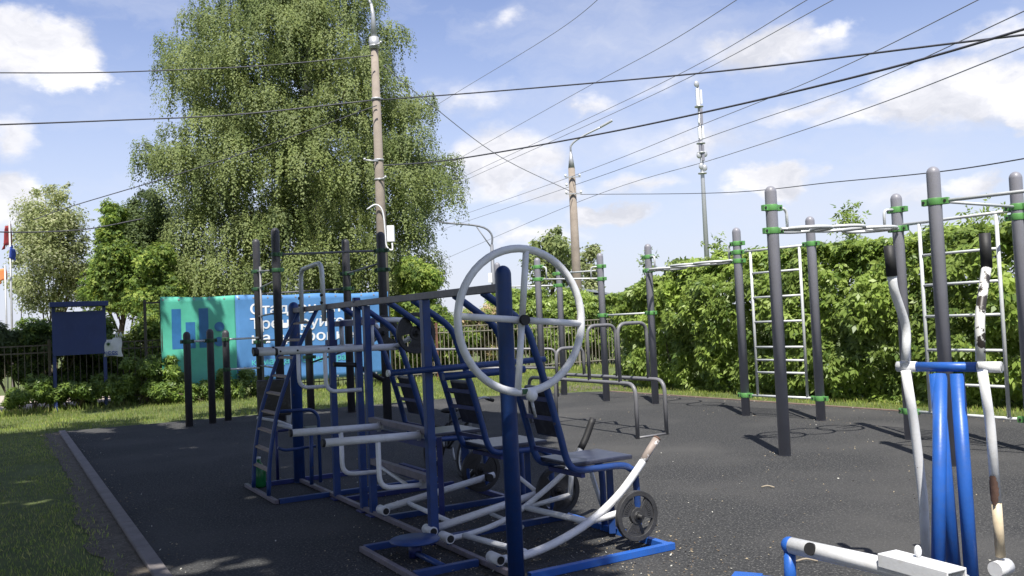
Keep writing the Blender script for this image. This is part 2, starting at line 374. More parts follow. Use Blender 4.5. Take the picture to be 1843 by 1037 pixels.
kind(mb.build('edging', paint('brown_edging', (.17, .12, .10), .9, var=.2, bump=.3)), 'structure')
sheet('path', [(-13.2, 19.4), (-9.2, 21.6), (-11, 27), (-18, 26)], -.004, MT['path'])
dirtpts = [G(*q)[:2] for q in ((935, 712), (1075, 699), (1160, 702), (1160, 697), (1040, 693), (900, 701))]
sheet('worn_earth', dirtpts, -.008, MT['soil'])

# grass blades
def blades(pts, hgt, w):
    n = len(pts); up = A3(0, 0, 1)+rng.normal(size=(n, 3))*.35; nr = rng.normal(size=(n, 3)); nr[:, 2] *= .2
    P = np.concatenate([pts, np.full((n, 1), -.01)], 1); return P, nr, up, hgt
def in_poly(p, poly):
    x, y = p[:, 0], p[:, 1]; ins = np.zeros(len(p), bool); j = len(poly)-1
    for i in range(len(poly)):
        xi, yi = poly[i]; xj, yj = poly[j]
        c = ((yi > y) != (yj > y)) & (x < (xj-xi)*(y-yi)/(yj-yi+1e-12)+xi); ins ^= c; j = i
    return ins
gp = []; gh = []
def scatter(poly, dens, h0, h1, clump=.0):
    poly = [tuple(p) for p in poly]; a = np.array(poly); lo, hi = a.min(0), a.max(0); n = int(dens*(hi[0]-lo[0])*(hi[1]-lo[1]))
    p = rng.uniform(lo, hi, (n, 2)); p = p[in_poly(p, poly)]
    if clump:
        m = np.array([mnoise.noise((q[0]*1.1, q[1]*1.1, 3.1)) for q in p]); p = p[m > -clump+rng.normal(size=len(p))*.25]
    gp.append(p); gh.append(rng.uniform(h0, h1, len(p)))
VD = np.array([math.cos(math.radians(30.5)), math.sin(math.radians(30.5))]); FN = np.array([-VD[1], VD[0]])
FO = np.array([-11.06, 19.49])
left_l = [K0-KN*.32, K0+KD*7-KN*.32, K0+KD*11.5-KN*.32, K0+KD*11.5-KN*3.2, K0+KD*5-KN*3.4, K0-KN*5.5]
scatter(left_l, 900, .018, .045, .35)
scatter([K0-KN*.2, K0+KD*12-KN*.2, K0+KD*12-KN*.7, K0-KN*.7], 300, .015, .05, .15)
rear = [K0-KN*6, K0-KN*.2+FN*.05, RM+FN*.05, RC+np.array([-.4, .1]), RC+np.array([.5, .5]), RC+np.array([.9, 9]), FO+VD*12, FO-VD*3]
scatter(rear, 520, .03, .085, .5)
scatter([FO-VD*3-FN*.9, FO+VD*16-FN*.9, FO+VD*16+FN*.5, FO-VD*3+FN*.5], 260, .06, .2, .4)
scatter([RC+RN*.12, RC+RD*16+RN*.12, RC+RD*16+RN*1.0, RC+RN*1.3], 600, .03, .09, .5)
P2 = np.concatenate(gp); H2 = np.concatenate(gh)
P, nr, up, _ = blades(P2, H2, 0)
g = leafmesh('grass', P, nr, H2, MT['l_grass'], (5, 2.2, 2.5), None, 1, .16, .12, tang=up); kind(g, 'stuff', 'short grass round the black rubber paving', 'grass')

# litter on the rubber: dry catkins, seed fluff, a few twigs
Pa_, Pc_, Pd_, Ph_ = G(1413, 820), G(1478, 757), G(1343, 748), G(1180, 727)
lp = []; 
c = rng.uniform((-7, 4.2), (6, 19), (9000, 2)); c = c[in_poly(c, [tuple(p) for p in pad])]
dens = np.array([mnoise.noise((q[0]*.6, q[1]*.6, 9.)) for q in c]); c = c[(dens+rng.normal(size=len(c))*.3) > .22]; c = c[(c[:, 0] > -1.5) | (rng.random(len(c)) < .25)]
lp.append(c[:800])
for (u, v, su, sv, n) in ((3.0, .25, .6, .3, 700), (2.6, .7, .7, .3, 450), (3.6, -.25, .4, .3, 350), (3.9, .75, .5, .3, 350), (4.6, .9, .3, .4, 200), (7.5, .6, 1.2, 1.5, 200), (1.2, .3, .8, .3, 150)):
    q = np.array([W(u+rng.normal()*su, v+rng.normal()*sv)[:2] for _ in range(n)]); lp.append(q)
ek = np.array([K0+KD*rng.uniform(0, 12)+KN*abs(rng.normal())*.12 for _ in range(300)]); er = np.array([RC+RD*rng.uniform(0, 12)-RN*abs(rng.normal())*.22 for _ in range(500)]); lp += [ek, er]
for P_q in (Pa_, Pc_, Pd_, Ph_): lp.append(P_q[:2]+rng.normal(size=(25, 2))*.12)
c = np.concatenate(lp); n = len(c); nn = rng.normal(size=(n, 3))*.35+A3(0, 0, 1)
kind(leafmesh('dry_litter', np.concatenate([c, np.full((n, 1), .007)], 1), nn, rng.uniform(.006, .024, n), [MT['litter'], MT['litterw'], MT['litterd']], (4, 1.2, 5), None, 1, .5, -.1), 'stuff', 'dry leaf bits and seed fluff scattered on the black rubber', 'litter')
for i, (x, y, a, L) in enumerate([(1382, 877, -.35, .11), (1452, 1010, -.12, .13)]):
    p = G(x, y, .01); d = A3(math.cos(a), math.sin(a), 0)
    o = MB().smooth_tube([p-d*L/2, p+A3(0, .008, .012), p+d*L/2], .006, 6, 3).build('twig', MT['twig'])
    tag(o, ['dry broken twig on the rubber in front of the tall grey posts', 'dry pale twig on the rubber under the white foot beam'][i], 'twig', 'dry twigs on the paving')

# ------------------------------------------------------------------ blue multi-station rig
rig = thing('multi_station_rig', W(2.2, .3), 'long blue welded exercise rig with ladder, three seats, white levers and black weight plates', 'gym machine')
def post_dome(base, h, r, mat, par, name='post', seg=16):
    b = np.array([base[0], base[1], 0.]); prof = [(r, -.05), (r, h-r*1.1)]+[(max(.002, r*math.cos(a)), h-r*1.1+1.1*r*math.sin(a)) for a in np.linspace(.15, math.pi/2, 6)]
    return MB().lathe(b, prof, seg).build(name, mat, par)
e = post_dome(W(0, 0), 1.84, .056, MT['blue'], rig, 'end_post'); 
TB = 1.752
MB().bar(W(.0, 0, TB), W(4.33, 0, TB), .05, .05).build('top_bar', MT['worn_bar'], rig, .004)
for u in (1.15, 1.83, 2.05, 3.21):
    q = MB().bar(W(u, 0, .03), W(u, 0, TB-.027), .055 if u < 3 else .06, .055 if u < 3 else .06, UU).build('upright', MT['blue'], rig, .004)
    if u == 1.83: MB().tube([W(u, -.03, TB+.03), W(u, .03, TB+.03)], .022, 8).build('bolt', MT['navy'], rig)
for u in (1.15, 1.83, 2.05, 3.21): MB().box(W(u, 0, .006), (.13, .10, .012), (UU, VV, ZZ)).build('foot_plate', MT['navy'], rig, .003)
# floor rails
def rail(u0, v0, u1, v1, mat='navy', z=.025, w=.045):
    if mat == 'worn_bar': w = .036
    MB().bar(W(u0, v0, z), W(u1, v1, z), w, w).build('base_rail', MT[mat], rig, .003)
rail(-.03, 0, 4.28, 0, 'worn_bar', .026); rail(-.12, -.51, 1.0, -.51, 'worn_bar', .022); rail(-.03, -.48, -.03, 1.1, 'navy', .02); rail(.97, -.48, .97, 1.1, 'blue', .02)
rail(2.3, .03, 2.3, 1.1, 'blue', .022); rail(3.1, -.48, 3.1, -.03, 'blue', .02); rail(4.41, .06, 4.41, 1.17, 'sunlit_blue', .024); rail(3.0, 1.14, 4.38, 1.14, 'sunlit_blue', .02)  # rails out in the sun take the lit copy of the blue
rail(3.1, -.5, 4.1, -.5, 'worn_bar', .022); rail(3.92, -.47, 3.92, -.03, 'blue', .02); rail(3.2, .03, 3.2, 1.1, 'blue', .02); rail(1.6, 1.14, 2.95, 1.14, 'navy', .018); rail(1.3, .03, 1.3, 1.1, 'navy', .018)
# ladder leaning out from the bar
prof = [(0, 1.735), (-.19, 1.38), (-.38, .89), (-.445, .64), (-.495, .35), (-.515, .045)]
for u in (.2, .75): MB().tube(catmull([W(u, v, z) for v, z in prof], 4), .02, 8).build('ladder_rail', MT['blue'], rig)
pz = [p[1] for p in prof][::-1]; pv = [p[0] for p in prof][::-1]
for y in (582, 613, 645, 679, 711, 746, 780, 815, 851):
    x = 540-(y-560)*.5; z = onU(x-6, y, .475)[2]; v = np.interp(z, pz, pv)
    MB().box(W(.475, v+.006, z), (.52, .045, .014), (UU, VV*.8+ZZ*.25, ZZ)).build('ladder_rung', MT['wood'], rig)
# pull-up handle above the bar
MB().tube(fillet([W(.42, -.045, 1.62), W(.43, -.045, 2.14), W(1.08, -.045, 2.165), W(1.1, -.045, 1.62)], .12), .022, 10).build('pull_up_handle', MT['steel'], rig)
for u in (.42, 1.1):
    for z in (1.79, 1.86): MB().tube([W(u, -.075, z), W(u, -.05, z)], .014, 8).build('bolt', MT['black'], rig)
# three seat units
SP = [(0, 1.735), (.13, 1.645), (.30, 1.51), (.375, 1.32), (.455, 1.06), (.53, .79), (.575, .62), (.64, .548), (.80, .535), (1.0, .53), (1.09, .50), (1.135, .42), (1.14, .02)]
sz = [p[1] for p in SP[3:8]][::-1]; sv = [p[0] for p in SP[3:8]][::-1]
AX = (UU, VV, ZZ)
for k, (ua_, ub_) in enumerate(((1.47, 1.90), (2.54, 3.0), (3.69, 4.09))):
    sf = thing('seat_unit', W(ua_, .8), '', ''); del sf['label'], sf['category']; sf.parent = rig; sf.location = tuple(W(ua_, .8)-wloc(rig))
    for u in (ua_, ub_): MB().tube(catmull([W(u, v, z) for v, z in SP], 4), .024, 10).build('frame_tube', MT['blue'], sf)
    um = (ua_+ub_)/2; w = ub_-ua_
    for z in (1.02, .89, .66): 
        v = np.interp(z, sz, sv); MB().box(W(um, v, z), (w-.03, .012, .03), AX).build('cross_slat', MT['navy'], sf)
    dv = (np.interp(.75, sz, sv)-np.interp(1.1, sz, sv))/-.35; t = ZZ+VV*-abs(dv)*1; t /= np.linalg.norm(t); nn = np.cross(t, UU)
    MB().box(W(um, np.interp(.93, sz, sv)+.045, .93), (w-.10, .04, .36), (UU, nn, t)).build('backrest', MT['pad'], sf, .018)
    MB().box(W(um, .86, .578), (w+.02, .50, .03), AX).build('seat', MT['seat'], sf, .008)
    MB().bar(W(um-.0, 1.06, .03), W(um, 1.06, .51), .045).build('seat_leg', MT['blue'], sf)
    MB().bar(W(ua_, .70, .50), W(ub_, .70, .50), .03).build('seat_brace', MT['navy'], sf)
# weight plates
def plate(c, r, par, mat, rot=.3, ax=(VV, ZZ, UU), th=.035):
    pl = MB(); 
    pl.sector(c, ax, r*.80, r, 0, 2*math.pi, th, 36); pl.sector(c, ax, .012, r*.34, 0, 2*math.pi, th*.8, 24); pl.sector(c, ax, .012, r*.2, 0, 2*math.pi, th*1.25, 20)
    for k in range(3): a = rot+k*2*math.pi/3; pl.sector(c, ax, r*.33, r*.81, a-.62, a+.62, th*.55, 12)
    o = pl.build('weight_plate', mat, par, .003)
    for k in range(3):
        tx = MB(); a = rot+k*2*math.pi/3
        for j in range(-3, 4):
            aa = a+j*.13; d = math.cos(aa)*np.array(ax[0])+math.sin(aa)*np.array(ax[1]); p = np.array(c)+d*r*.6+np.array(ax[2])*th*.3
            tx.box(p, (r*.16, r*.035, .004), (d, np.cross(ax[2], d), ax[2]))
        tx.build('embossing', mat, o)
    MB().lathe(np.array(c)-np.array(ax[2])*.02, [(.022, 0), (.022, .05), (.014, .055), (.014, .085)], 12, ax).build('pin', MT['black'], o)
    return o
# upper press station: closed white levers between the first two uprights
for u, vL in ((1.12, -.70), (1.87, -.88)):
    lv = MB().tube([W(u, vL, 1.385), W(u, .38, 1.368)], .028, 12).build('lever_arm', MT['white'], rig)
    MB().tube(fillet([W(u, .1, 1.605), W(u, .46, 1.60), W(u, .50, 1.37)], .14), .023, 10).build('lever_loop', MT['white'], lv)
    MB().tube([W(u, .11, 1.60), W(u, .11, 1.37)], .022, 10).build('lever_stay', MT['white'], lv)
    MB().tube([W(u, vL-.01, 1.386), W(u, vL+.03, 1.385)], .0295, 12).build('end_cap', MT['black'], lv)
    MB().tube([W(u, vL+.16, 1.383), W(u, vL+.18, 1.383)], .031, 12).build('collar', MT['black'], lv)
    for x_ in (-.52, -.38, -.12): MB().tube([W(u+.02, vL+.72+x_, 1.385), W(u+.033, vL+.72+x_, 1.385)], .008, 8).build('bolt', MT['black'], lv)
    MB().tube(fillet([W(u, -.305, 1.37), W(u, -.305, 1.03), W(u, .0, 1.025)], .09), .017, 10).build('handle', MT['white'], lv)
MB().bar(W(1.06, .09, 1.59), W(1.95, .09, 1.59), .05).build('pivot_axle', MT['navy'], rig)
MB().bar(W(1.08, 0, 1.41), W(1.2, 0, 1.41), .075).build('pivot_bracket', MT['navy'], rig)
plate(W(1.35, .42, 1.485), .165, rig, MT['plate_dark'], .9); plate(W(2.5, .24, 1.485), .165, rig, MT['plate_dark'], .55)
MB().tube([W(1.87, .33, 1.37), W(2.5, .26, 1.485)], .02, 8).build('plate_arm', MT['white'], rig)
MB().tube([W(1.12, .34, 1.37), W(1.35, .42, 1.485)], .02, 8).build('plate_arm', MT['white'], rig)
MB().tube([onU(600, 656, 1.83), onU(640, 657, 1.83), onU(690, 684, 1.83)], .02, 8).build('black_lever', MT['black'], rig)
# lower press station
MB().bar(W(2.08, 0, .79), W(3.18, 0, .785), .055, .04).build('press_rail', MT['worn_bar'], rig); MB().bar(W(2.08, 0, .70), W(3.18, 0, .70), .045, .06).build('press_rail', MT['navy'], rig)
MB().bar(W(2.08, 0, .45), W(3.18, 0, .45), .05, .05).build('press_rail', MT['worn_bar'], rig); MB().bar(W(2.5, .07, .43), W(2.95, .07, .43), .04, .09).build('press_weight', MT['navy'], rig)
for u in (2.33, 3.1):
    lv = MB().tube([W(u, -.75, .775), W(u, -.03, .755)], .028, 12).build('lever_arm', MT['white'], rig)
    MB().tube([W(u, -.755, .7751), W(u, -.735, .7749)], .0285, 12).build('end_cap', MT['black'], lv)
    MB().tube(fillet([W(u, -.35, .75), W(u, -.35, .415), W(u, -.03, .40)], .09), .018, 10).build('handle', MT['white'], lv)
    MB().box(W(u, -.025, .755), (.012, .05, .075), AX).build('end_plate', MT['galv'], lv)
    MB().box(W(u, -.02, .405), (.012, .05, .065), AX).build('end_plate', MT['galv'], lv)
MB().tube([W(2.33, -.04, .44), W(2.8, -.02, .36)], .014, 8).build('press_stay', MT['white'], rig)
for u in (2.45, 2.62): MB().bar(W(u, .35, .03), W(u, .35, .66), .04).build('inner_leg', MT['navy'], rig)
# foot lever pairs with plates
def hub(u, z=.09, v=.0):
    h = MB().tube([W(u-.06, v-.02, z), W(u+.07, v-.02, z)], .034, 14).build('pivot_hub', MT['white'], rig)
    MB().tube([W(u+.07, v-.02, z), W(u+.075, v-.02, z)], .025, 12).build('hub_cap', MT['black'], h); MB().bar(W(u+.045, v-.02, .05), W(u+.045, v-.02, z-.034), .03, .03).build('hub_bracket', MT['blue'], h); return h
for u in (2.30, 3.18, 3.45, 4.14): hub(u)
MB().tube([W(2.30, 0, .10), W(2.30, 1.0, .24)], .028, 12).build('foot_lever', MT['white'], rig); MB().tube([W(3.18, 0, .09), W(3.18, .98, .235)], .028, 12).build('foot_lever', MT['white'], rig)
MB().tube([W(2.31, .19, .12), W(3.17, .16, .115)], .018, 10).build('lever_tie', MT['white'], rig)
MB().tube([W(2.26, .93, .23), W(2.36, .93, .23)], .034, 12).build('lever_stop', MT['black'], rig)
plate(W(2.16, .95, .27), .185, rig, MT['plate_dark'], .2); plate(W(3.27, 1.02, .24), .19, rig, MT['plate_dark'], .8)
L4 = [(0, .075), (.19, .07), (.42, .11), (.69, .2), (.93, .335), (1.13, .51), (1.3, .69)]
c4 = catmull([W(4.14, v, z) for v, z in L4], 5)
lv = MB().tube(c4, .026, 12).build('foot_lever', MT['white'], rig)
d = (c4[-1]-c4[-6]); d /= np.linalg.norm(d); MB().tube([c4[-1]-d*.01, c4[-1]+d*.002], .0275, 12).build('end_cap', MT['rust'], lv)
MB().tube([c4[-5], (c4[-5]+c4[-1])/2+ZZ*.002, c4[-1]-d*.005], .0266, 12).build('bare_grip', paint('bare_worn_steel', (.30, .25, .22), .6, var=.2, scale=20, chips=(.7, .7, .7), chipamt=.6), lv)
c3 = catmull([W(3.45, v, z) for v, z in ((0, .075), (.19, .085), (.46, .14), (.72, .26), (1.0, .43), (1.15, .6), (1.25, .78))], 5)
lv = MB().tube(c3, .02, 12).build('foot_lever', MT['white'], rig); MB().tube(c3[-7:], .026, 12).build('rubber_grip', MT['black'], lv)
MB().tube([W(3.47, .11, .085), W(4.12, .21, .085)], .02, 10).build('lever_tie', MT['white'], rig)
MB().tube([W(3.47, .62, .20), W(4.12, .70, .20)], .021, 10).build('lever_tie', MT['white'], rig)
MB().tube([W(4.14, .72, .21), W(4.16, 1.02, .235)], .024, 10).build('plate_arm', MT['white'], rig); MB().tube([W(4.16, .98, .232), W(4.3, .98, .225)], .02, 10).build('plate_pin', MT['black'], rig)
MB().tube([W(3.45, .66, .2), W(3.5, .98, .25)], .018, 10).build('lever_stay', MT['white'], rig); MB().tube([W(3.5, .98, .25), W(3.5, 1.0, .44)], .02, 10).build('lever_stay', MT['white'], rig)
MB().tube([W(3.05, .55, .1), W(3.4, .62, .05)], .015, 8).build('lever_stay', MT['white'], rig); MB().tube([W(3.05, .8, .35), W(3.2, .9, .22)], .017, 8).build('lever_stay', MT['white'], rig)
MB().tube([W(3.6, 1.1, .42), W(3.62, 1.22, .03)], .017, 8).build('lever_stay', MT['white'], rig)
pl = plate(W(4.27, .99, .222), .165, rig, MT['iron'], .35)
# arm bars
MB().tube([W(3.28, -.32, 1.225), W(3.28, .95, 1.245)], .023, 10).build('arm_bar', MT['blue'], rig); MB().tube([W(3.28, -.335, 1.225), W(3.28, -.318, 1.225)], .024, 10).build('end_cap', MT['steel'], rig)
MB().tube([W(3.72, -.12, 1.20), W(3.72, .5, 1.21)], .026, 10).build('arm_bar', MT['blue'], rig)
# hand wheel station
post_dome(W(4.36, 0), 1.885, .049, MT['blue'], rig, 'wheel_post', 20)
wc = W(4.5, .035, 1.55); rr = .425; wh = MB().tube([wc+VV*rr*math.cos(a)+ZZ*rr*math.sin(a) for a in np.linspace(0, 2*math.pi, 48, endpoint=False)], .0235, 12, closed=True).build('hand_wheel', MT['white'], rig)
tl = math.radians(-4)
ay = -math.sin(tl)*VV+math.cos(tl)*ZZ; axx = math.cos(tl)*VV+math.sin(tl)*ZZ
axx2 = VV*math.cos(.09)-ZZ*math.sin(.09)
for dd in (axx2, -axx2, A3(*(ZZ*math.cos(.12)+VV*math.sin(.12))), -A3(*(ZZ*math.cos(.12)+VV*math.sin(.12)))):
    MB().tube([wc+dd*.02, wc+dd*(rr-.005)], .0205, 10).build('spoke', MT['white'], wh)
MB().tube([wc-UU*.12, wc+UU*.025], .022, 12).build('axle', MT['galv'], wh); MB().tube([wc+UU*.02, wc+UU*.045], .031, 16).build('hub_cap', MT['black'], wh)
hp = wc-ZZ*(rr+.02)+VV*.025; MB().ball(hp+UU*.03, .036, 14, 10, (1, 1, 1.05)).build('knob', MT['white'], wh); MB().tube([hp+UU*.03-ZZ*.03, hp+UU*.03-ZZ*.13+VV*.02], .009, 8).build('knob_stem', MT['galv'], wh)
MB().box(wc-ZZ*(rr-.005)-VV*.015+UU*.018, (.02, .035, .03), (UU, VV, ZZ)).build('knob_bolt', MT['dark_clamp'], wh)
# step disc
dc = W(3.47, -.26, .0); MB().lathe(dc, [(.045, .0), (.045, .10)], 14).build('disc_column', MT['navy'], rig)
MB().lathe(dc, [(.05, .10), (.165, .108), (.17, .115), (.165, .122), (.002, .123)], 32).build('step_disc', MT['blue'], rig)
MB().tube([W(3.47, -.26, .03), W(3.9, -.26, .03)], .02, 8).build('base_rail', MT['blue'], rig)
# bench beside the ladder
bn = [(503, 741), (560, 737), (573, 748), (577, 868)]
MB().tube(fillet([onU(*q, .55) for q in bn], .07), .017, 8).build('bench_frame', MT['blue'], rig); MB().tube([onU(560, 770, .55), onU(561, 872, .55)], .02, 8).build('bench_leg', MT['blue'], rig)
MB().tube(fillet([onU(500, 806, .5), onU(512, 811, .5), onU(568, 803, .5)], .04), .014, 8).build('bench_frame', MT['blue'], rig)
MB().box(onU(565, 771, .45), (.3, .13, .02), AX).build('bench_seat', MT['seat'], rig)
q = MB().tube([onU(524, 666, -.3), onU(520, 764, -.3)], .024, 10).build('bench_post', MT['white'], rig)
c_ = onU(493, 716, -.3); MB().box(c_, (.36, .03, .38), (VV*.9+UU*.3, UU, ZZ)).build('bench_back', MT['pad'], rig, .02)
MB().tube([onU(462, 752, -.4), onU(500, 758, -.3), onU(533, 770, -.2)], .014, 8).build('bench_rest', MT['white'], rig); MB().tube([onU(500, 764, -.25), onU(536, 775, -.15)], .017, 8).build('bench_rest', MT['white'], rig)
MB().tube([onU(500, 776, -.2), onU(545, 770, -.2)], .014, 8).build('bench_rest', MT['navy'], rig)
MB().tube([onU(497, 776, -.2), W(-.2, onU(497, 776, -.2)@VV-EO@VV, .02)], .016, 8).build('bench_leg', MT['navy'], rig)

# green bottle at the foot of the ladder
bp = G(467, 877); bt = MB().lathe(bp, [(.06, 0), (.068, .02), (.068, .16), (.05, .21), (.022, .25), (.02, .28)], 16).build('bottle', MT['bottle']); tag(bt, 'green plastic bottle standing behind the foot of the ladder', 'bottle')
MB().lathe(bp, [(.023, .28), (.023, .30)], 12).build('cap', MT['white'], bt)

# ------------------------------------------------------------------ bicycle leaning behind the seats
bc = A3(-.56, 8.95, 0); bike = thing('bicycle', bc, 'dark child bicycle leaning behind the row of seats', 'bicycle')
hd = math.radians(-60); ln = math.radians(-15)
hx = A3(math.cos(hd), math.sin(hd), 0); sy = A3(-math.sin(hd), math.cos(hd), 0)
by = math.cos(ln)*sy+math.sin(ln)*ZZ; bz = -math.sin(ln)*sy+math.cos(ln)*ZZ
def B(x, y, z): return bc+hx*x+by*y+bz*z
def bwheel(x, r):
    w = MB().tube([B(x+r*math.cos(a), 0, r+.01+r*math.sin(a)) for a in np.linspace(0, 2*math.pi, 36, endpoint=False)], .022, 8, closed=True).build('wheel', MT['black'], bike)
    MB().tube([B(x+(r-.028)*math.cos(a), 0, r+.01+(r-.028)*math.sin(a)) for a in np.linspace(0, 2*math.pi, 36, endpoint=False)], .008, 6, closed=True).build('rim', MT['steel'], w)
    sp = MB()
    for k in range(14): a = k*math.pi/7; sp.tube([B(x, .02*(-1)**k, r+.01), B(x+(r-.03)*math.cos(a), 0, r+.01+(r-.03)*math.sin(a))], .0018, 4)
    sp.tube([B(x, -.04, r+.01), B(x, .04, r+.01)], .016, 8); sp.build('spokes', MT['galv'], w)
    MB().box(B(x+r*.55, .012, r+.01-r*.45), (.03, .012, .045), (hx, by, bz)).build('reflector', MT['yellow'], w)
bwheel(0, .225); bwheel(-.82, .225)
MB().tube([B(0, .045, .235), B(-.06, .045, .45), B(-.08, 0, .50), B(-.06, -.045, .45), B(0, -.045, .235)], .012, 8).build('fork', MT['galv'], bike)
MB().tube([B(-.08, 0, .5), B(-.14, 0, .78)], .016, 8).build('stem', MT['galv'], bike)
hb = MB().smooth_tube([B(-.2, .27, .82), B(-.15, .13, .83), B(-.13, 0, .78), B(-.15, -.13, .83), B(-.2, -.27, .82)], .012, 8, 4).build('handlebar', MT['galv'], bike)
for s in (1, -1): MB().tube([B(-.2, .27*s, .82), B(-.17, .17*s, .826)], .019, 8).build('grip', MT['black'], hb)
fr = MB()
for a, b in (((-.1, 0, .6), (-.48, 0, .26)), ((-.1, 0, .64), (-.56, 0, .52)), ((-.48, 0, .26), (-.58, 0, .60)), ((-.48, .03, .26), (-.82, .05, .235)), ((-.48, -.03, .26), (-.82, -.05, .235)), ((-.56, .02, .5), (-.82, .05, .235)), ((-.56, -.02, .5), (-.82, -.05, .235))): fr.tube([B(*a), B(*b)], .014, 8)
fr.build('frame', MT['black'], bike)
MB().ball(B(-.62, 0, .64), .1, 12, 8, (1.0, .6, .3)).build('saddle', MT['black'], bike)
MB().tube([B(-.48, .05, .26), B(-.40, .06, .14)], .01, 6).tube([B(-.48, -.05, .26), B(-.56, -.06, .38)], .01, 6).build('crank', MT['galv'], bike)
for s, x, z in ((1, -.4, .14), (-1, -.56, .38)): MB().box(B(x, .11*s, z), (.08, .08, .02), (hx, by, bz)).build('pedal', MT['black'], bike)

# ------------------------------------------------------------------ grey workout frames
def clampband(P, z, mat, par, hgt=.068, r=.068, dirn=(1, 0, 0)):
    d = np.array(dirn, float); d[2] = 0; d /= np.linalg.norm(d); c = A3(P[0], P[1], z); s = np.cross(ZZ, d)
    mb = MB(); mb.lathe(c-ZZ*hgt/2, [(r, 0), (r, hgt)], 16); mb.box(c+d*(r+.025), (.07, .055, hgt*.92), (d, s, ZZ)); mb.box(c-d*(r+.02), (.06, .05, hgt*.92), (d, s, ZZ))
    o = mb.build('clamp', mat, par, .004)
    bl = MB()
    for sg in (1, -1): bl.tube([c+d*(r+.03)*sg-s*.032, c+d*(r+.03)*sg+s*.032], .014, 8)
    bl.build('bolt', MT['black'], o); return o
PR = .062
def gpost(P, h, par, mat='post', r=PR): return post_dome(P, h, r, MT[mat], par, 'post', 18)
def barz(P, Q, z0, z1, par, mat='steel', r=.017, name='bar', gap=.07):
    a = A3(P[0], P[1], z0); b = A3(Q[0], Q[1], z1); d = (b-a)/np.linalg.norm(b-a); return MB().tube([a+d*gap, b-d*gap], r, 10).build(name, MT[mat], par)
def hook(P, Q, z0, z1, par, L=.2, mat='steel'):
    d = np.array([Q[0]-P[0], Q[1]-P[1], 0.]); d /= np.linalg.norm(d); a = A3(P[0], P[1], 0)
    return MB().tube(fillet([a+d*.06+ZZ*z0, a+d*L+ZZ*z0, a+d*L+ZZ*z1], .12), .016, 10).build('brace', MT[mat], par)
def ringbar(P, Q, z, par, n=3, r=.25):
    a = A3(P[0], P[1], z); b = A3(Q[0], Q[1], z); L = np.linalg.norm(b-a); d = (b-a)/L; s = np.cross(ZZ, d)
    for k in range(n):
        c = a+d*L*(.5+(k-(n-1)/2)*.26); q = MB().tube([c+d*r*1.12*math.cos(t)+s*r*1.12*math.sin(t)+ZZ*.012*(k % 2) for t in np.linspace(0, 2*math.pi, 36, endpoint=False)], .0195, 8, closed=True).build('ring', MT['steel'], par)
    for s_ in (1, -1):
        o = s*.06*s_; MB().tube([a+d*.06+o, a+d*L*.24+o], .016, 8).build('bar', MT['steel'], par); MB().tube([b-d*.06+o, b-d*L*.24+o], .016, 8).build('bar', MT['steel'], par)
def ladderpanel(P, Q, ztop, zbot, xs, rungs, par, r=.017):
    a = A3(P[0], P[1], 0); b = A3(Q[0], Q[1], 0); L = np.linalg.norm(b-a); d = (b-a)/L
    barz(P, Q, ztop, ztop, par); barz(P, Q, zbot, zbot, par)
    t = [(vplane(P, Q, *x)[:2]-a[:2])@d[:2] for x in xs]
    for q in t: MB().tube([a+d*q+ZZ*(ztop-.014), a+d*q+ZZ*(zbot+.014)], r*1.15, 10).build('ladder_rail', MT['steel'], par)
    for y in rungs:
        z = vplane(P, Q, xs[0][0], y)[2]; MB().tube([a+d*(t[0]+.016)+ZZ*z, a+d*(t[1]-.016)+ZZ*z], r*.9, 8).build('ladder_rung', MT['steel'], par)
Pa, Pb, Pc, Pd, Pe, Pf = G(1413, 820), G(1639, 791), G(1478, 757), G(1343, 748), G(1712, 838), G(1860, 814)
Ph, Pi, Pj, Pk, Pl = G(1180, 727), G(1092, 722), G(978, 720), G(1016, 711), G(905, 712)
ca_ = thing('workout_frame', Pa, 'nearest tall grey workout frame, its ring bars and ladder right behind the blue walker', 'workout frame', 'grey workout frames')
for P, h in ((Pa, 2.86), (Pb, 2.81), (Pe, 2.84), (Pf, 2.83)): gpost(P, h, ca_)
Px = G(1930, 338, 2.5); Px = A3(Px[0]+.35, Px[1]-.6, 0); gpost(Px, 2.84, ca_)
for P, zs, Q in ((Pa, (2.625, 2.38), Pb), (Pb, (2.62, 2.40, .32), Pf), (Pe, (2.5,), Px), (Pf, (2.47, 2.37, .32), Pb), (Px, (2.5,), Pe)):
    for z in zs: clampband(P, z, MT['clamp'], ca_, dirn=np.array(Q)-np.array(P))
ringbar(Pa, Pb, 2.395, ca_); hook(Pa, Pb, 2.62, 2.4, ca_); hook(Pb, Pa, 2.62, 2.4, ca_)
ladderpanel(Pb, Pf, 2.44, .32, ((1660, 500), (1800, 500)), (460, 514, 570, 630, 662, 690), ca_)
barz(Pe, Px, 2.5, 2.5, ca_); barz(Pe, Pf, 2.51, 2.47, ca_, r=.015)
m_ = (Pe*.45+Px*.55); barz(m_, m_+(Pf-Pe)*1.0, 2.5, 2.5, ca_, r=.015, gap=0); 
cb = thing('workout_frame', Pd, 'tall grey workout frame with a white ladder standing close to the leafy hedge', 'workout frame', 'grey workout frames')
for P, h in ((Pc, 2.80), (Pd, 2.78), (Ph, 2.78), (Pi, 2.72)): gpost(P, h, cb)
for P, zs, Q in ((Pc, (2.42, .30), Pd), (Pd, (2.54, 2.41, 2.28, .30), Pc), (Ph, (2.55, 2.31, 1.575), Pi), (Pi, (2.47, 2.24, 1.57), Ph)):
    for z in zs: clampband(P, z, MT['clamp'], cb, dirn=np.array(Q)-np.array(P))
ladderpanel(Pd, Pc, 2.41, .30, ((1357, 580), (1446, 580)), (492, 536, 580, 625, 648, 670), cb)
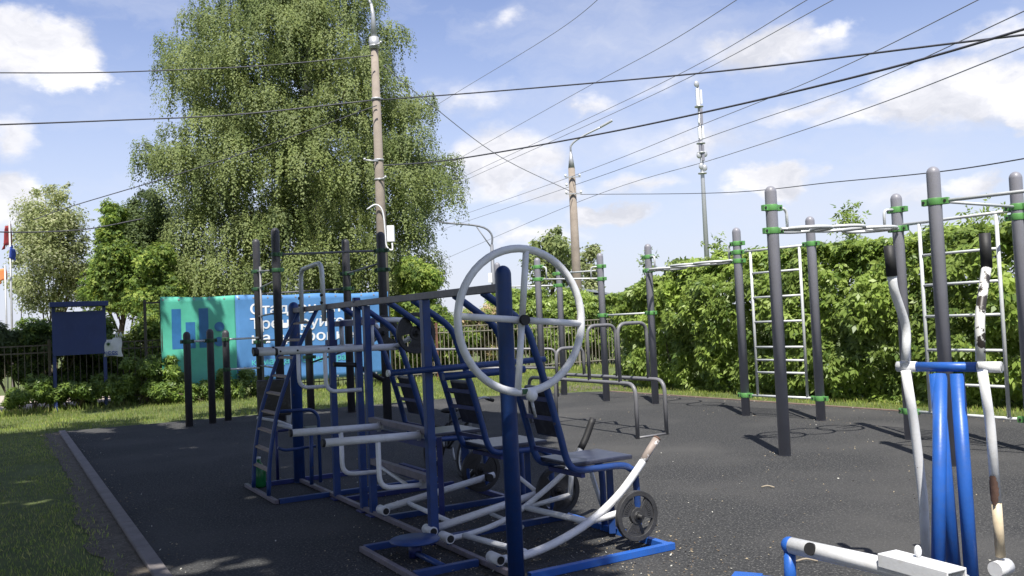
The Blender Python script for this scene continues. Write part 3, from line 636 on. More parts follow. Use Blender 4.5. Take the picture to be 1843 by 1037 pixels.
ringbar(Ph, Pd, 2.30, cb, 3, .27); hook(Ph, Pd, 2.55, 2.31, cb); hook(Pd, Ph, 2.54, 2.3, cb); barz(Pi, Ph, 1.57, 1.575, cb)
cc = thing('workout_frame', Pk, 'farthest grey workout frame with pale pull up bars beside the picket fence', 'workout frame', 'grey workout frames')
for P, h in ((Pj, 2.74), (Pk, 2.72), (Pl, 2.78)): gpost(P, h, cc)
for P, zs, Q in ((Pj, (2.56, 2.32), Pi), (Pk, (2.46, 2.22), Pl), (Pl, (2.26,), Pk)):
    for z in zs: clampband(P, z, MT['clamp'], cc, dirn=np.array(Q)-np.array(P))
barz(Pj, Pi, 2.32, 2.25, cc); hook(Pj, Pi, 2.55, 2.32, cc); hook(Pi, Pj, 2.47, 2.25, cc); barz(Pl, Pk, 2.26, 2.22, cc); barz(Pk, Pi, 2.46, 2.40, cc)
# dark frame at the left
Q457, Q505, Q680, Q625, Q560 = G(471, 738), G(507, 758), G(698, 757), G(633, 742), G(560, 738)
cl = thing('workout_frame', Q505, 'charcoal workout frame of tall dark posts with wall bars in front of the blue banner', 'workout frame', 'charcoal workout frames')
for P, y in ((Q457, 430), (Q505, 410), (Q680, 417), (Q625, 430), (Q560, 588)): gpost(P, zat(P, y), cl, 'dark_post', .072)
for P, zs in ((Q457, (2.75, 2.4, 1.35)), (Q505, (2.87, 2.6)), (Q680, (2.80, 2.48)), (Q625, (2.55, 2.27, 1.2)), (Q560, (1.02,))):
    for z in zs: clampband(P, z, MT['dark_clamp'], cl, r=.08, dirn=np.array(Q680)-np.array(Q505))
barz(Q505, Q680, 2.87, 2.80, cl, 'grey_bar', .02); barz(Q457, Q625, 2.3, 2.27, cl, 'grey_bar', .018); barz(Q625, Q680, 2.55, 2.6, cl, 'grey_bar', .018); barz(Q457, Q505, 2.75, 2.6, cl, 'grey_bar', .018)
for y in (520, 570, 613, 658, 700): z = zat(Q457, y); barz(Q457, Q505, z, z+.02, cl, 'grey_bar', .016, 'wall_bar')
m = A3(*(Q457*.96+Q505*.04)); MB().tube([vplane(Q457, Q505, 468, 480), vplane(Q457, Q505, 476, 745)], .022, 8).build('wall_bar_rail', MT['grey_bar'], cl)
MB().tube([vplane(Q457, Q505, 497, 480), vplane(Q457, Q505, 503, 745)], .022, 8).build('wall_bar_rail', MT['grey_bar'], cl)
barz(Q560, Q625, .9, 1.15, cl, 'dark_post', .018)
Q337, Q378, Q405 = G(341, 768), G(383, 762), G(411, 757)
d1 = thing('dip_bar', Q337, 'low pair of dark round posts joined by a short bar before the teal banner', 'exercise bar', 'low dip bars')
for P, y in ((Q337, 597), (Q378, 592)): gpost(P, zat(P, y), d1, 'dark_post', .06)
barz(Q337, Q378, zat(Q337, 615), zat(Q378, 613), d1, 'steel', .02)
for P, y in ((Q337, 615), (Q378, 613)): clampband(P, zat(P, y), MT['dark_clamp'], d1, r=.068, dirn=Q378-Q337)
gpost(Q405, zat(Q405, 594), cl, 'dark_post', .06); z1, z2 = zat(Q405, 611), zat(Q405, 665)
barz(Q405, Q457, z1, zat(Q457, 608), cl, 'steel', .02); barz(Q405, Q457, z2, zat(Q457, 662), cl, 'steel', .018)
for z in (z1, z2): clampband(Q405, z, MT['dark_clamp'], cl, r=.068, dirn=Q457-Q405)
# parallel bars with arches
n1 = G(1148, 790); n2 = G(1200, 782); dirp = (G(955, 761)-n1); Lp = np.linalg.norm(dirp); dirp /= Lp; cross = n2-n1
pb = thing('parallel_bars', n1, 'low grey parallel bars carrying tube arches on the open rubber', 'exercise bar', 'grey tube bars')
for P, h in ((n1, .685), (n2, .70)):
    MB().tube(fillet([P-ZZ*.03, P+ZZ*h, P+dirp*Lp+ZZ*(h), P+dirp*Lp-ZZ*.03], .16), .026, 12).build('rail', MT['grey_bar'], pb)
MB().tube([n1+ZZ*.012, n2+ZZ*.012], .015, 8).build('floor_tie', MT['grey_bar'], pb)
MB().tube([n1+dirp*Lp+ZZ*.012, n2+dirp*Lp+ZZ*.012], .015, 8).build('floor_tie', MT['grey_bar'], pb)
for xl, yt in ((1116, 583), (1061, 587), (1003, 628)):
    a = vplane(n1, n1+dirp, xl, 686); t = (a-n1)@dirp; p = n1+dirp*t; q = n2+dirp*t; h = zat(p, yt)
    MB().tube(fillet([p+ZZ*.69, p+ZZ*h, q+ZZ*h, q+ZZ*.69], .14), .024, 10).build('arch', MT['grey_bar'], pb)
hr = thing('hand_rail', G(1004, 712), 'long low grey hand rail with two dark tubes beside the picket fence', 'hand rail', 'grey tube bars')
a = G(1004, 714); b_ = G(775, 722)
for y, nm in ((628, 0), (662, 1)):
    za, zb = zat(a, y), zat(b_, y+1)
    MB().tube(fillet([a*A3(1, 1, 0)+ZZ*-.02, a+ZZ*za, b_+ZZ*zb, b_-ZZ*.02], .14) if nm == 0 else [a+ZZ*za, b_+ZZ*zb], .026, 10).build('rail', MT['grey_bar'], hr)

# ------------------------------------------------------------------ walker machine at the right
wk = thing('walker_machine', G(1720, 1085), 'blue and white elliptical walker with peeling handle poles at the right front', 'gym machine')
wl = G(1615, 660, 1.2); wr = G(1803, 661, 1.2); wd = (wr-wl)/np.linalg.norm(wr-wl); wlen = np.linalg.norm(wr-wl)
MB().tube([wl+wd*wlen*.2, wl+wd*wlen*.785], .026, 14).build('cross_bar', MT['sunlit_blue'], wk)
for a_, b2 in ((0, .2), (.785, 1)):
    q = MB().tube([wl+wd*wlen*a_, wl+wd*wlen*b2], .029, 16).build('bearing_sleeve', MT['white'], wk)
    if b2 == 1: MB().tube([wr, wr+wd*.004], .02, 14).build('sleeve_hole', MT['galv'], q)
for tx, ty, fx, fy in ((1692, 666, 1688, 1085), (1684, 666, 1722, 1075), (1722, 666, 1752, 1085)):
    t = onplane(tx, ty, wl, np.cross(wd, ZZ)); MB().tube([t-ZZ*.02, G(fx, fy)], .035, 16).build('frame_leg', MT['sunlit_blue'], wk)
def pole(pts, P0, mat, r=.0265): return MB().tube(fillet([onplane(x, y, P0, wd) for x, y in pts], .07), r, 14)
pL = wl+wd*.06
pol = pole([(1605, 492), (1608, 520), (1632, 590), (1630, 650)], pL, None, .024).build('handle_pole', MT['white'], wk); pole([(1630, 668), (1645, 760), (1662, 900), (1667, 1010)], pL, None, .0255).build('handle_pole', MT['white'], wk)
pole([(1600, 442), (1605, 497)], pL, None, .0285).build('grip', MT['black'], pol)
pR = wr-wd*.06
pol = pole([(1776, 480), (1772, 505), (1763, 570), (1765, 650)], pR, None, .024).build('handle_pole', MT['peeling'], wk); pol['label'] = 'handle pole with peeling white paint'
pole([(1772, 420), (1776, 482)], pR, None, .0285).build('grip', MT['black'], pol)
q = pole([(1768, 668), (1782, 760), (1793.5, 905)], pR, None, .0245).build('handle_pole', MT['white'], wk); q['label'] = 'lower handle pole with a rust patch'; pole([(1793.4, 904), (1801, 1002)], pR, None, .0244).build('handle_pole', MT['cream'], wk)['label'] = 'cream bare foot of the handle pole'
# rust patch as a thin wrapped flake on the pole
ra, rb = onplane(1789, 855, pR, wd), onplane(1793, 908, pR, wd); ax_ = (rb-ra)/np.linalg.norm(rb-ra); tow = CAM-ra; tow = tow-ax_*(tow@ax_); tow /= np.linalg.norm(tow); sd = np.cross(ax_, tow)
fl = MB(); prevrow = None; rows = 14
for i in range(rows+1):
    t = i/rows; wv = 1.05*math.sin(math.pi*min(1, max(0, t*.92+.06)))**.5+.12*math.sin(i*2.3); row = []
    for j in range(7):
        an = -wv+2*wv*j/6+.35; row.append(len(fl.v)); fl.v.append(ra+(rb-ra)*t+.0253*(math.cos(an)*tow+math.sin(an)*sd))
    if prevrow:
        for j in range(6): fl._face((prevrow[j], prevrow[j+1], row[j+1], row[j]), True)
    prevrow = row
fl.build('rust_patch', MT['rust'], q)
hubc = onplane(1802, 1022, pR, wd); MB().tube([hubc-VV*.055, hubc+VV*.055], .04, 14).build('pivot_hub', MT['white'], wk)
# foot beam and pedals
f0 = G(1424, 982, .28); f1 = G(1740, 1052, .26); fd = (f1-f0)/np.linalg.norm(f1-f0)
MB().tube([f0, f1], .044, 14).build('foot_beam', MT['white'], wk)
MB().ball(f0-fd*.012, .045, 12, 8).build('beam_end', MT['sunlit_blue'], wk)
fc = G(1466, 990, .28); tw = CAM-fc; tw -= fd*(tw@fd); tw /= np.linalg.norm(tw); MB().tube([fc+tw*.03, fc+tw*.048], .033, 18).build('beam_cap', MT['black'], wk)
b0 = f0-fd*.012; MB().tube([b0-ZZ*.03, A3(b0[0]-.01, b0[1]-.01, 0.02)], .032, 12).build('beam_post', MT['sunlit_blue'], wk)
g0, g1 = G(1580, 998, .335), G(1706, 1032, .335); gd = (g1-g0)/np.linalg.norm(g1-g0); gs = np.cross(ZZ, gd)
pd_ = MB().box((g0+g1)/2+gs*.06, (np.linalg.norm(g1-g0), .13, .012), (gd, gs, ZZ)).box((g0+g1)/2-ZZ*.03, (np.linalg.norm(g1-g0), .01, .06), (gd, gs, ZZ)).box((g0+g1)/2-ZZ*.03+gs*.12, (np.linalg.norm(g1-g0), .01, .06), (gd, gs, ZZ)).build('pedal', MT['white'], wk, .004)
MB().ball(G(1652, 992, .37), .018, 10, 8, (1, 1, 1.6)).build('pedal_bolt', MT['white'], wk)
MB().box(G(1345, 1042, .05), (.16, .10, .05), (A3(.9, -.43, 0), A3(.43, .9, 0), ZZ)).build('base_foot', MT['sunlit_blue'], wk, .006)
b1 = G(1345, 1042, .05); b2_ = G(1720, 1085, .03); MB().bar(b1-ZZ*.005, A3(b2_[0], b2_[1], .045), .05).build('base_rail', MT['sunlit_blue'], wk); MB().bar(A3(b0[0]-.2, b0[1]-.12, .04), A3(b0[0]+.15, b0[1]+.1, .04), .05).build('base_rail', MT['sunlit_blue'], wk)
h0, h1 = G(1520, 1052, .3), G(1640, 1048, .3); MB().bar(h0, h1, .1, .03).build('pedal', MT['white'], wk, .01)

# ------------------------------------------------------------------ fence, banner, notice board
def FP(t, z=0., off=0.): q = FO+VD*t+FN*off; return A3(q[0], q[1], z)
fn = thing('picket_fence', FP(5), 'long metal picket fence along the back of the playground', 'fence')
t0, t1 = -4., 17.5; nb = 9; bw = (t1-t0)/nb
for i in range(nb+1):
    t = t0+bw*i; MB().box(FP(t, .78), (.06, .06, 1.6), (A3(*VD, 0), A3(*FN, 0), ZZ)).build('fence_post', MT['rusty'] if i in (4, 6) else MT['fence'] if i > 4 else MT['fence_shaded'], fn, .004)
for i in range(nb):
    mb = MB(); a, b = t0+bw*i+.04, t0+bw*(i+1)-.04; n = int((b-a)/.125)
    for k in range(n): t = a+(k+.5)*(b-a)/n; mb.box(FP(t, .80), (.016, .016, 1.36), (A3(*VD, 0), A3(*FN, 0), ZZ))
    for z in (1.30, 1.46, .2): mb.bar(FP(a-.01, z, -.012), FP(b+.01, z, -.012), .016, .028)
    mb.build('picket_panel', MT['fence'] if i > 4 else MT['fence_shaded'], fn)
# frame & banner
BO = .5
bl, br = vplane(FP(0, 0, -BO), FP(1, 0, -BO), 288, 535), vplane(FP(0, 0, -BO), FP(1, 0, -BO), 698, 527)
tl_, tr_ = (bl[:2]-FO)@VD, (br[:2]-FO)@VD; LB = tr_-tl_
zt = 2.46; zb = .30
bf = thing('banner', FP(tl_+LB/2, 0, -BO), 'wide teal and blue vinyl banner with white lettering stretched on a frame', 'banner')
for t in (tl_-.33, tl_+.02, tl_+LB*.5, tl_+LB-.02): MB().bar(FP(t, -.02, -BO+.05), FP(t, zt-.06, -BO+.05), .05).build('frame_post', MT['fencedark'], bf)
MB().bar(FP(tl_-.36, zt-.13, -BO+.05), FP(tl_+LB, zt-.13, -BO+.05), .04).build('frame_rail', MT['fencedark'], bf); MB().bar(FP(tl_, zb+.1, -BO+.05), FP(tl_+LB, zb+.1, -BO+.05), .04).build('frame_rail', MT['fencedark'], bf)
def wr_(a, b): return .012*math.sin(a*2.1+b*3)+.010*math.sin(a*5.3-b*4.2)+.02*math.sin(b*1.2+a*.7)
def cloth(name, a0, a1, mat, par, thick=.004):
    mb = MB(); nx, nz = 40, 16
    for i in range(nx+1):
        for j in range(nz+1):
            a = a0+(a1-a0)*i/nx; z = zb+(zt-zb)*j/nz; sag = -.03*math.sin(math.pi*(a-tl_)/LB*3)**2 if j == nz else 0
            mb.v.append(FP(a, z+sag, -BO-wr_(a, z)))
    for i in range(nx):
        for j in range(nz): p = i*(nz+1)+j; mb._face((p, p+nz+1, p+nz+2, p+1), True)
    o = mb.build(name, mat, par); md = o.modifiers.new('thick', 'SOLIDIFY'); md.thickness = thick; md.offset = 1; return o
TS = (424-288)/(702-288)*.97*LB
ts = (vplane(FP(0, 0, -BO), FP(1, 0, -BO), 425, 600)[:2]-FO)@VD
cloth('teal_field', tl_, ts, MT['teal'], bf); cloth('blue_field', ts+.001, tl_+LB, MT['bannerblue'], bf)
def bpt(x, y): q = vplane(FP(0, 0, -BO-.02), FP(1, 0, -BO-.02), x, y); return (q[:2]-FO)@VD, q[2]
def print_quad(mb, a0, z0, a1, z1, n=6, m=5):
    b = len(mb.v)
    for i in range(n+1):
        for j in range(m+1):
            a = a0+(a1-a0)*i/n; z = z0+(z1-z0)*j/m; mb.v.append(FP(a, z, -BO-wr_(a, z)-.007))
    for i in range(n):
        for j in range(m): p = b+i*(m+1)+j; mb._face((p, p+m+1, p+m+2, p+1), True)
lg = MB()
zl0, zl1 = bpt(330, 628)[1], bpt(330, 556)[1]; zm = bpt(340, 580)[1]; zs = bpt(340, 612)[1]
x0, x1, x2, x3, x4, x5 = [bpt(q, 600)[0] for q in (310, 327, 335, 352, 359, 376)]
print_quad(lg, x0, zl0, x1, zl1); print_quad(lg, x1+.001, zl0, x2-.001, zs+.02); print_quad(lg, x2, zl0, x3, zm); print_quad(lg, x4, zl0, x5, zl1)
for yy in (588, 615):
    ca2, cz2 = bpt(395, yy); R_ = .115; b = len(lg.v); ring_ = [FP(ca2+R_*math.cos(t), cz2+R_*math.sin(t), -BO-wr_(ca2, cz2)-.014) for t in np.linspace(0, 2*math.pi, 24, endpoint=False)]; lg.poly(ring_)
lg.build('logo', MT['logo'], bf)
def lettering(txt, x, ybase, capH, mat, bold, par, xend=None):
    cu = bpy.data.curves.new('lettering', 'FONT'); cu.body = txt; cu.size = 1; cu.resolution_u = 3
    t = bpy.data.objects.new('lettering_tmp', cu); COL.objects.link(t); bpy.context.view_layer.update()
    me = bpy.data.meshes.new_from_object(t.evaluated_get(bpy.context.evaluated_depsgraph_get())); bpy.data.objects.remove(t); bpy.data.curves.remove(cu)
    co_ = np.array([v.co[:] for v in me.vertices]); capunits = .70; s = capH/capunits; a0, z0 = bpt(x, ybase)
    sx = s if xend is None else (bpt(xend, ybase)[0]-a0)/(co_[:, 0].max()-co_[:, 0].min())
    # heavy type: the stroke laid down in close passes, each a hair in front of the last
    polys = [tuple(p.vertices) for p in me.polygons]; nv = len(co_); V = []; FF = []
    for k, (dx, dy) in enumerate(((0, 0), (-1, 0), (1, 0), (0, 1), (0, -1))):
        for q in co_: a = a0+(q[0]+dx*bold*.9)*sx; z = z0+(q[1]+dy*bold*.6)*s; V.append(tuple(FP(a, z, -BO-wr_(a, z)-.010-k*.0012)-wloc(par)))
        FF += [tuple(i+k*nv for i in p) for p in polys]
    me = bpy.data.meshes.new('lettering'); me.from_pydata(V, [], FF)
    me.materials.clear(); me.materials.append(mat); o = bpy.data.objects.new('lettering', me); COL.objects.link(o); o.parent = par
    return o
ey = MB()
for i in range(17):
    a_ = tl_+.06+(LB-.12)*i/16
    for z_ in (zt-.075, zb+.045): ey.sector(FP(a_, z_, -BO-wr_(a_, z_)-.009), (A3(*VD, 0), ZZ, A3(*FN, 0)), .010, .022, 0, 2*math.pi, .004, 10); ey.bar(FP(a_, z_, -BO-wr_(a_, z_)-.01), FP(a_+.02, z_+(.07 if z_ > 1 else -.06), -BO+.03), .008)
ey.build('eyelets', MT['galv'], bf)
lettering('Стадион открыт', 450, 566, .25, MT['letter'], .022, bf, 668)
lettering('Тренируйтесь', 450, 592.5, .25, MT['letter'], .022, bf, 648)
lettering('на здоровье', 452, 618.5, .25, MT['letter'], .022, bf, 634)
lettering('команда Губернатора', 453, 658, .16, MT['tealletter'], .008, bf, 622)
# notice board
n0, n1_ = [vplane(FP(0, 0, -.45), FP(1, 0, -.45), q, 640)*A3(1, 1, 0) for q in (98, 189)]; nb_ = thing('notice_board', n0, 'blank dark blue notice board on two legs before the left fence', 'notice board')
bd = (n1_-n0); bd[2] = 0; bl_ = np.linalg.norm(bd); bd /= bl_; bnn = np.cross(ZZ, bd)
for P in (n0, n1_): MB().bar(P-ZZ*.03, P+ZZ*2.36, .07, .07, bnn).build('leg', MT['board'], nb_)
zt1, zt0 = zat(n0, 562), zat(n0, 641)
MB().box((n0+n1_)/2+ZZ*(zt1+zt0)/2-bnn*.05, (bl_+.06, .03, zt1-zt0), (bd, bnn, ZZ)).build('panel', MT['board'], nb_, .006)
zr = zat(n0, 549); MB().box((n0+n1_)/2+ZZ*zr-bnn*.04, (bl_+.16, .34, .11), (bd, bnn, ZZ)).build('roof', MT['board'], nb_, .01)
# plastic bag hanging on the board
bg0 = onplane(201, 604, n1_-bnn*.06, bnn); bgm = MB(); nx, nz = 10, 14; 
for side in (0, 1):
    b = len(bgm.v)
    for i in range(nx+1):
        for j in range(nz+1):
            s, t = i/nx, j/nz; w = .19+.015*math.sin(t*7); th_ = (.035*math.sin(math.pi*s)*math.sin(math.pi*min(1, .15+t*.75)))*(1 if side else -1)+.012*math.sin(s*9+t*6)
            x = (s-.5)*2*w+.03*t; z = -.05-t*.42-(0 if s > .55 else .04*(1-t))+.015*math.sin(s*5)*t
            bgm.v.append(bg0+bd*x+bnn*(th_)+ZZ*z)
    for i in range(nx):
        for j in range(nz): p = b+i*(nz+1)+j; bgm._face((p, p+nz+1, p+nz+2, p+1), True)
for q in (.08, .17): bgm.smooth_tube([bg0+bd*q+ZZ*-.06, bg0+bd*(q+.015)+ZZ*.06, bg0+bd*(q+.05)+ZZ*-.05], .012, 6, 3)
bag = bgm.build('plastic_bag', MT['bag']); tag(bag, 'white plastic bag hanging beside the blue notice board', 'bag')
st = MB(); c0 = bg0+bd*-.08+ZZ*-.19-bnn*.052
for k in range(9): a = k*2*math.pi/9; d = math.cos(a)*bd+math.sin(a)*ZZ; s_ = np.cross(d, bnn); st.poly([c0+s_*.014, c0+d*.06, c0-s_*.014])
st.build('leaf_emblem', MT['baggreen'], bag)
wm = MB()
for k, (x, w_) in enumerate(((-.13, .05), (-.06, .06), (.02, .06), (.085, .05))):
    c1 = bg0+bd*x+ZZ*-.385-bnn*.046; wm.sector(c1, (bd, ZZ, bnn), w_*.32, w_*.62, .4, 5.9, .003, 12)
wm.box(bg0+bd*-.01+ZZ*-.435-bnn*.045, (.25, .003, .02), (bd, bnn, ZZ)); wm.build('print', MT['bagblue'], bag)
# flags at the far left
for (x, ytop, ybot, parts, lab, h) in ((17, 398, 545, (('red', 402, 440, -17), ('flagblue', 440, 462, 6)), 'red and blue flag hanging on a thin pole at the left edge', 0), (9, 478, 560, (('orange', 480, 503, -14),), 'orange flag on a thin pole at the left edge', 1)):
    dist = 26+h*2; top = D(x, ytop, dist); fl_ = thing('flag', A3(top[0], top[1], 0), lab, 'flag', 'flags on poles')
    MB().tube([A3(top[0], top[1], 0), top], .03, 8).build('flag_pole', MT['galv'], fl_)
    for m_n, ya, yb, w_ in parts:
        mb = MB(); nx, nz = 8, 6; za, zb_ = D(x, ya, dist)[2], D(x, yb, dist)[2]
        for i in range(nx+1):
            for j in range(nz+1):
                s, t = i/nx, j/nz; mb.v.append(A3(top[0]+s*w_/F*dist*(1 if m_n != 'red' else (.4+.6*t)), top[1]+.12*math.sin(s*7+t*2), za+(zb_-za)*t-.15*s))
        for i in range(nx):
            for j in range(nz): p = i*(nz+1)+j; mb._face((p, p+nz+1, p+nz+2, p+1), True)
        o = mb.build('flag_cloth', MT[m_n], fl_); md = o.modifiers.new('t', 'SOLIDIFY'); md.thickness = .01

# ------------------------------------------------------------------ poles and mast
def upole(x, y, dist, ytop, r0, r1, name, label, cat, group, mat='concrete'):
    p = D(x, y, dist); t = D(*proj_x(p, ytop), dist); base = A3(p[0], p[1], 0); root = thing(name, base, label, cat, group)
    MB().tube([base-ZZ*.1, A3(p[0], p[1], t[2]*.5), A3(p[0], p[1], t[2])], [r0, (r0+r1)/2, r1], 14).build('shaft', MT[mat], root)
    return root, base, t[2]
def proj_x(p, y): z = zat(p, y); q = proj((p[0], p[1], z)); return q
u1, b1p, zt_ = upole(690, 500, 24.5, 66, .17, .10, 'utility_pole', 'near concrete utility pole with a lamp arm in front of the big birch', 'utility pole', 'concrete utility poles')
Tp = A3(b1p[0], b1p[1], zt_)
MB().tube([Tp-ZZ*.28, Tp+ZZ*.05], .14, 14).build('cap', MT['galv'], u1)
MB().tube([Tp, Tp+ZZ*.7, Tp+ZZ*1.0+A3(-.04, 0, 0)], [.10, .055, .04], 12).smooth_tube([Tp+ZZ*.98+A3(-.04, 0, 0), Tp+ZZ*1.3+A3(-.2, 0, 0), Tp+ZZ*1.6+A3(-.7, -.3, 0), Tp+ZZ*1.8+A3(-1.4, -.6, 0)], .035, 8, 4).build('lamp_arm', MT['galv'], u1)
MB().ball(Tp+ZZ*1.82+A3(-1.6, -.7, 0), .25, 12, 8, (1.2, .7, .4)).build('lamp_head', MT['galv'], u1)
for y in (85, 180, 290, 325): z = zat(b1p, y); MB().tube([A3(b1p[0], b1p[1], z), A3(b1p[0], b1p[1], z+.05)], .142, 14).build('clamp_ring', MT['galv'], u1)
for y, dx in ((85, .22), (292, -.35), (325, .2)): z = zat(b1p, y); MB().tube([A3(b1p[0], b1p[1]-.13, z), A3(b1p[0]+dx, b1p[1]-.25, z+.03)], .025, 8).ball(A3(b1p[0]+dx, b1p[1]-.25, z+.05), .04, 8, 6).build('insulator', MT['galv'], u1)
zc0, zc1 = zat(b1p, 437), zat(b1p, 408); MB().box(A3(b1p[0]+.27, b1p[1]-.12, (zc0+zc1)/2), (.20, .16, zc1-zc0), np.eye(3)).build('meter_box', MT['antenna'], u1, .01)
zz_ = lambda y: zat(b1p, y)
MB().smooth_tube([A3(b1p[0]-.35, b1p[1]-.2, zz_(378)), A3(b1p[0]-.1, b1p[1]-.22, zz_(370)), A3(b1p[0]+.08, b1p[1]-.22, zz_(382)), A3(b1p[0]+.13, b1p[1]-.2, zz_(420)), A3(b1p[0]+.15, b1p[1]-.2, zz_(445)), A3(b1p[0]+.3, b1p[1]-.2, zz_(452)), A3(b1p[0]+.3, b1p[1]-.15, zz_(438))], .022, 8, 4).build('conduit', MT['antenna'], u1)
u2, b2p, zt2 = upole(1037, 480, 37, 302, .23, .14, 'utility_pole', 'farther reddish utility pole with a curved street lamp, left of the telecom mast', 'utility pole', 'concrete utility poles')
T2 = A3(b2p[0], b2p[1], zt2); MB().tube([T2-ZZ*.02, T2+ZZ*.7], [.14, .05], 12).smooth_tube([T2+ZZ*.68, T2+ZZ*1.0+A3(.05, 0, 0), T2+ZZ*1.3+A3(.5, -.1, 0), T2+ZZ*1.65+A3(1.35, -.3, 0)], .04, 8, 4).build('lamp_arm', MT['galv'], u2)
MB().bar(T2+ZZ*1.62+A3(1.25, -.28, 0), T2+ZZ*1.85+A3(1.75, -.4, 0), .16, .08).build('lamp_head', MT['galv'], u2, .02)
for y in (320, 350): z = zat(b2p, y); MB().bar(A3(b2p[0]-.3, b2p[1]-.2, z), A3(b2p[0]+.36, b2p[1]-.2, z), .05).build('cross_arm', MT['galv'], u2)
for y, sx in ((320, -.28), (320, .3), (336, -.25), (350, -.28), (350, .33)): z = zat(b2p, y); MB().lathe(A3(b2p[0]+sx, b2p[1]-.2, z), [(.02, 0), (.05, .04), (.05, .09), (.02, .13)], 10).build('insulator', MT['antenna'], u2)
u3, b3p, zt3 = upole(889, 530, 46, 440, .15, .09, 'street_lamp', 'slim grey street lamp seen through the white hand wheel', 'street lamp', None, 'lampgrey')
T3 = A3(b3p[0], b3p[1], zt3)
e3 = D(797, 401, 46)
MB().smooth_tube([T3-ZZ*.1, T3+ZZ*.55, (T3+ZZ*.9)*.75+e3*.25, e3], .05, 8, 4).tube([T3-ZZ*.2, (T3+ZZ*.9)*.7+e3*.3-ZZ*.05], .035, 6).build('lamp_arm', MT['lampgrey'], u3)
MB().bar(e3, e3+(e3-T3)*.16+ZZ*.03, .2, .09).build('lamp_head', MT['lampgrey'], u3)
MB().box(A3(b3p[0]-.15, b3p[1]-.15, zat(b3p, 500)), (.2, .15, .5), np.eye(3)).build('control_box', MT['antenna'], u3)
# telecom mast
md_ = 150.; mp = D(1271, 440, md_); mb_ = A3(mp[0], mp[1], 0); mast = thing('telecom_mast', mb_, 'tall slender telecom mast with white antennas above the hedge', 'mast')
mzs = lambda y: zat(mb_, y)
MB().tube([mb_, A3(mp[0], mp[1], mzs(320)), A3(mp[0], mp[1], mzs(150))], [.5, .33, .22], 10).build('shaft', MT['galv'], mast)
def mx_(y, dx): return A3(mp[0]+dx/F*md_, mp[1]-.3, mzs(y))
for dx, a, b in ((-3.5, 190, 160), (4, 188, 163), (-3, 250, 230), (4, 250, 228), (-2, 222, 214)): MB().bar(mx_(a, dx), mx_(b, dx), .42, .3).build('antenna', MT['antenna'], mast)
for y in (192, 258, 275, 312): MB().lathe(A3(mp[0], mp[1], mzs(y)), [(.3, -.15), (.75, -.1), (.75, .1), (.3, .15)], 12).build('platform', MT['galv'], mast)
for dx, y in ((-5, 280), (5.5, 278), (-2, 300), (4, 303), (-3, 152)): MB().ball(mx_(y, dx), .55, 10, 8, (.8, .4, 1)).build('dish', MT['galv'], mast)
for dx, y0_, y1_ in ((2.5, 225, 196), (-2, 275, 252), (2, 290, 262)): MB().bar(mx_(y0_, dx), mx_(y1_, dx), .45, .45).build('cable_tray', MT['pale_wire'], mast)

# ------------------------------------------------------------------ overhead cables
CB = [
 ([(-40, 131, 21), (150, 131, 22), (290, 127, 23), (480, 118, 24), (672, 100, 24.4)], .015, 'upper dark cable running left from the near utility pole', 'wire'),
 ([(-40, 226, 20), (200, 217, 22), (430, 206, 23.5), (676, 180, 24.3)], .019, 'lower dark cable running left from the near utility pole', 'wire'),
 ([(684, 180, 24.3), (920, 162, 21), (1300, 128, 17), (1700, 80, 13.5), (1900, 56, 12.3)], .017, 'upper thick black cable crossing the sky to the right', 'wire'),
 ([(690, 298, 24.3), (810, 288, 22.5), (1060, 245, 19), (1300, 195, 16), (1600, 123, 13), (1900, 36, 11)], .018, 'lower thick black cable crossing the sky to the right', 'wire'),
 ([(690, 250, 60), (820, 168, 50), (1000, 58, 36), (1110, -30, 30)], .012, 'thin grey cable high above the birch slanting up to the top edge', 'pale_wire'),
 ([(800, 300, 60), (1040, 166, 40), (1200, 79, 30), (1360, -22, 22)], .012, 'thin cable meeting the top edge above the telecom mast', 'pale_wire'),
 ([(750, 360, 62), (830, 320, 56), (1190, 150, 34), (1490, -22, 22)], .012, 'left one of two close parallel thin cables right of centre', 'pale_wire'),
 ([(750, 368, 62), (830, 328, 56), (1190, 164, 34), (1540, -22, 22)], .012, 'right one of two close parallel thin cables right of centre', 'pale_wire'),
 ([(760, 412, 60), (1028, 318, 37), (1260, 226, 27), (1500, 128, 20), (1860, -50, 14)], .010, 'thin cable from the top insulator of the far utility pole', 'pale_wire'),
 ([(760, 425, 60), (1032, 334, 37), (1300, 238, 26), (1560, 148, 19), (1900, -6, 13)], .010, 'thin cable from the second insulator of the far utility pole', 'pale_wire'),
 ([(760, 484, 60), (1045, 362, 37), (1300, 282, 26), (1560, 195, 18.5), (1900, 62, 12)], .010, 'lowest thin slanting cable passing behind the far utility pole', 'pale_wire'),
 ([(1045, 350, 36.8), (1300, 347, 29), (1500, 328, 23), (1700, 308, 18), (1900, 276, 15)], .013, 'nearly level dark cable above the grey post tops', 'wire'),
 ([(690, 118, 24.4), (775, 188, 27), (900, 282, 32), (1030, 346, 36.8)], .013, 'cable sloping down between the two utility poles', 'pale_wire'),
 ([(60, 396, 27), (130, 371, 27), (300, 320, 25.5), (480, 262, 25), (678, 190, 24.5)], .014, 'cable sloping from the left trees up to the near utility pole', 'wire'),
 ([(-30, 417, 25), (60, 418, 26), (160, 412, 27), (260, 393, 28)], .020, 'dark cable sagging in front of the pale left tree', 'wire'),
]
for pts, r, lab, m in CB:
    o = MB().tube(catmull([D(*p) for p in pts], 8), r, 6).build('overhead_cable', MT[m]); tag(o, lab, 'cable', 'overhead cables')

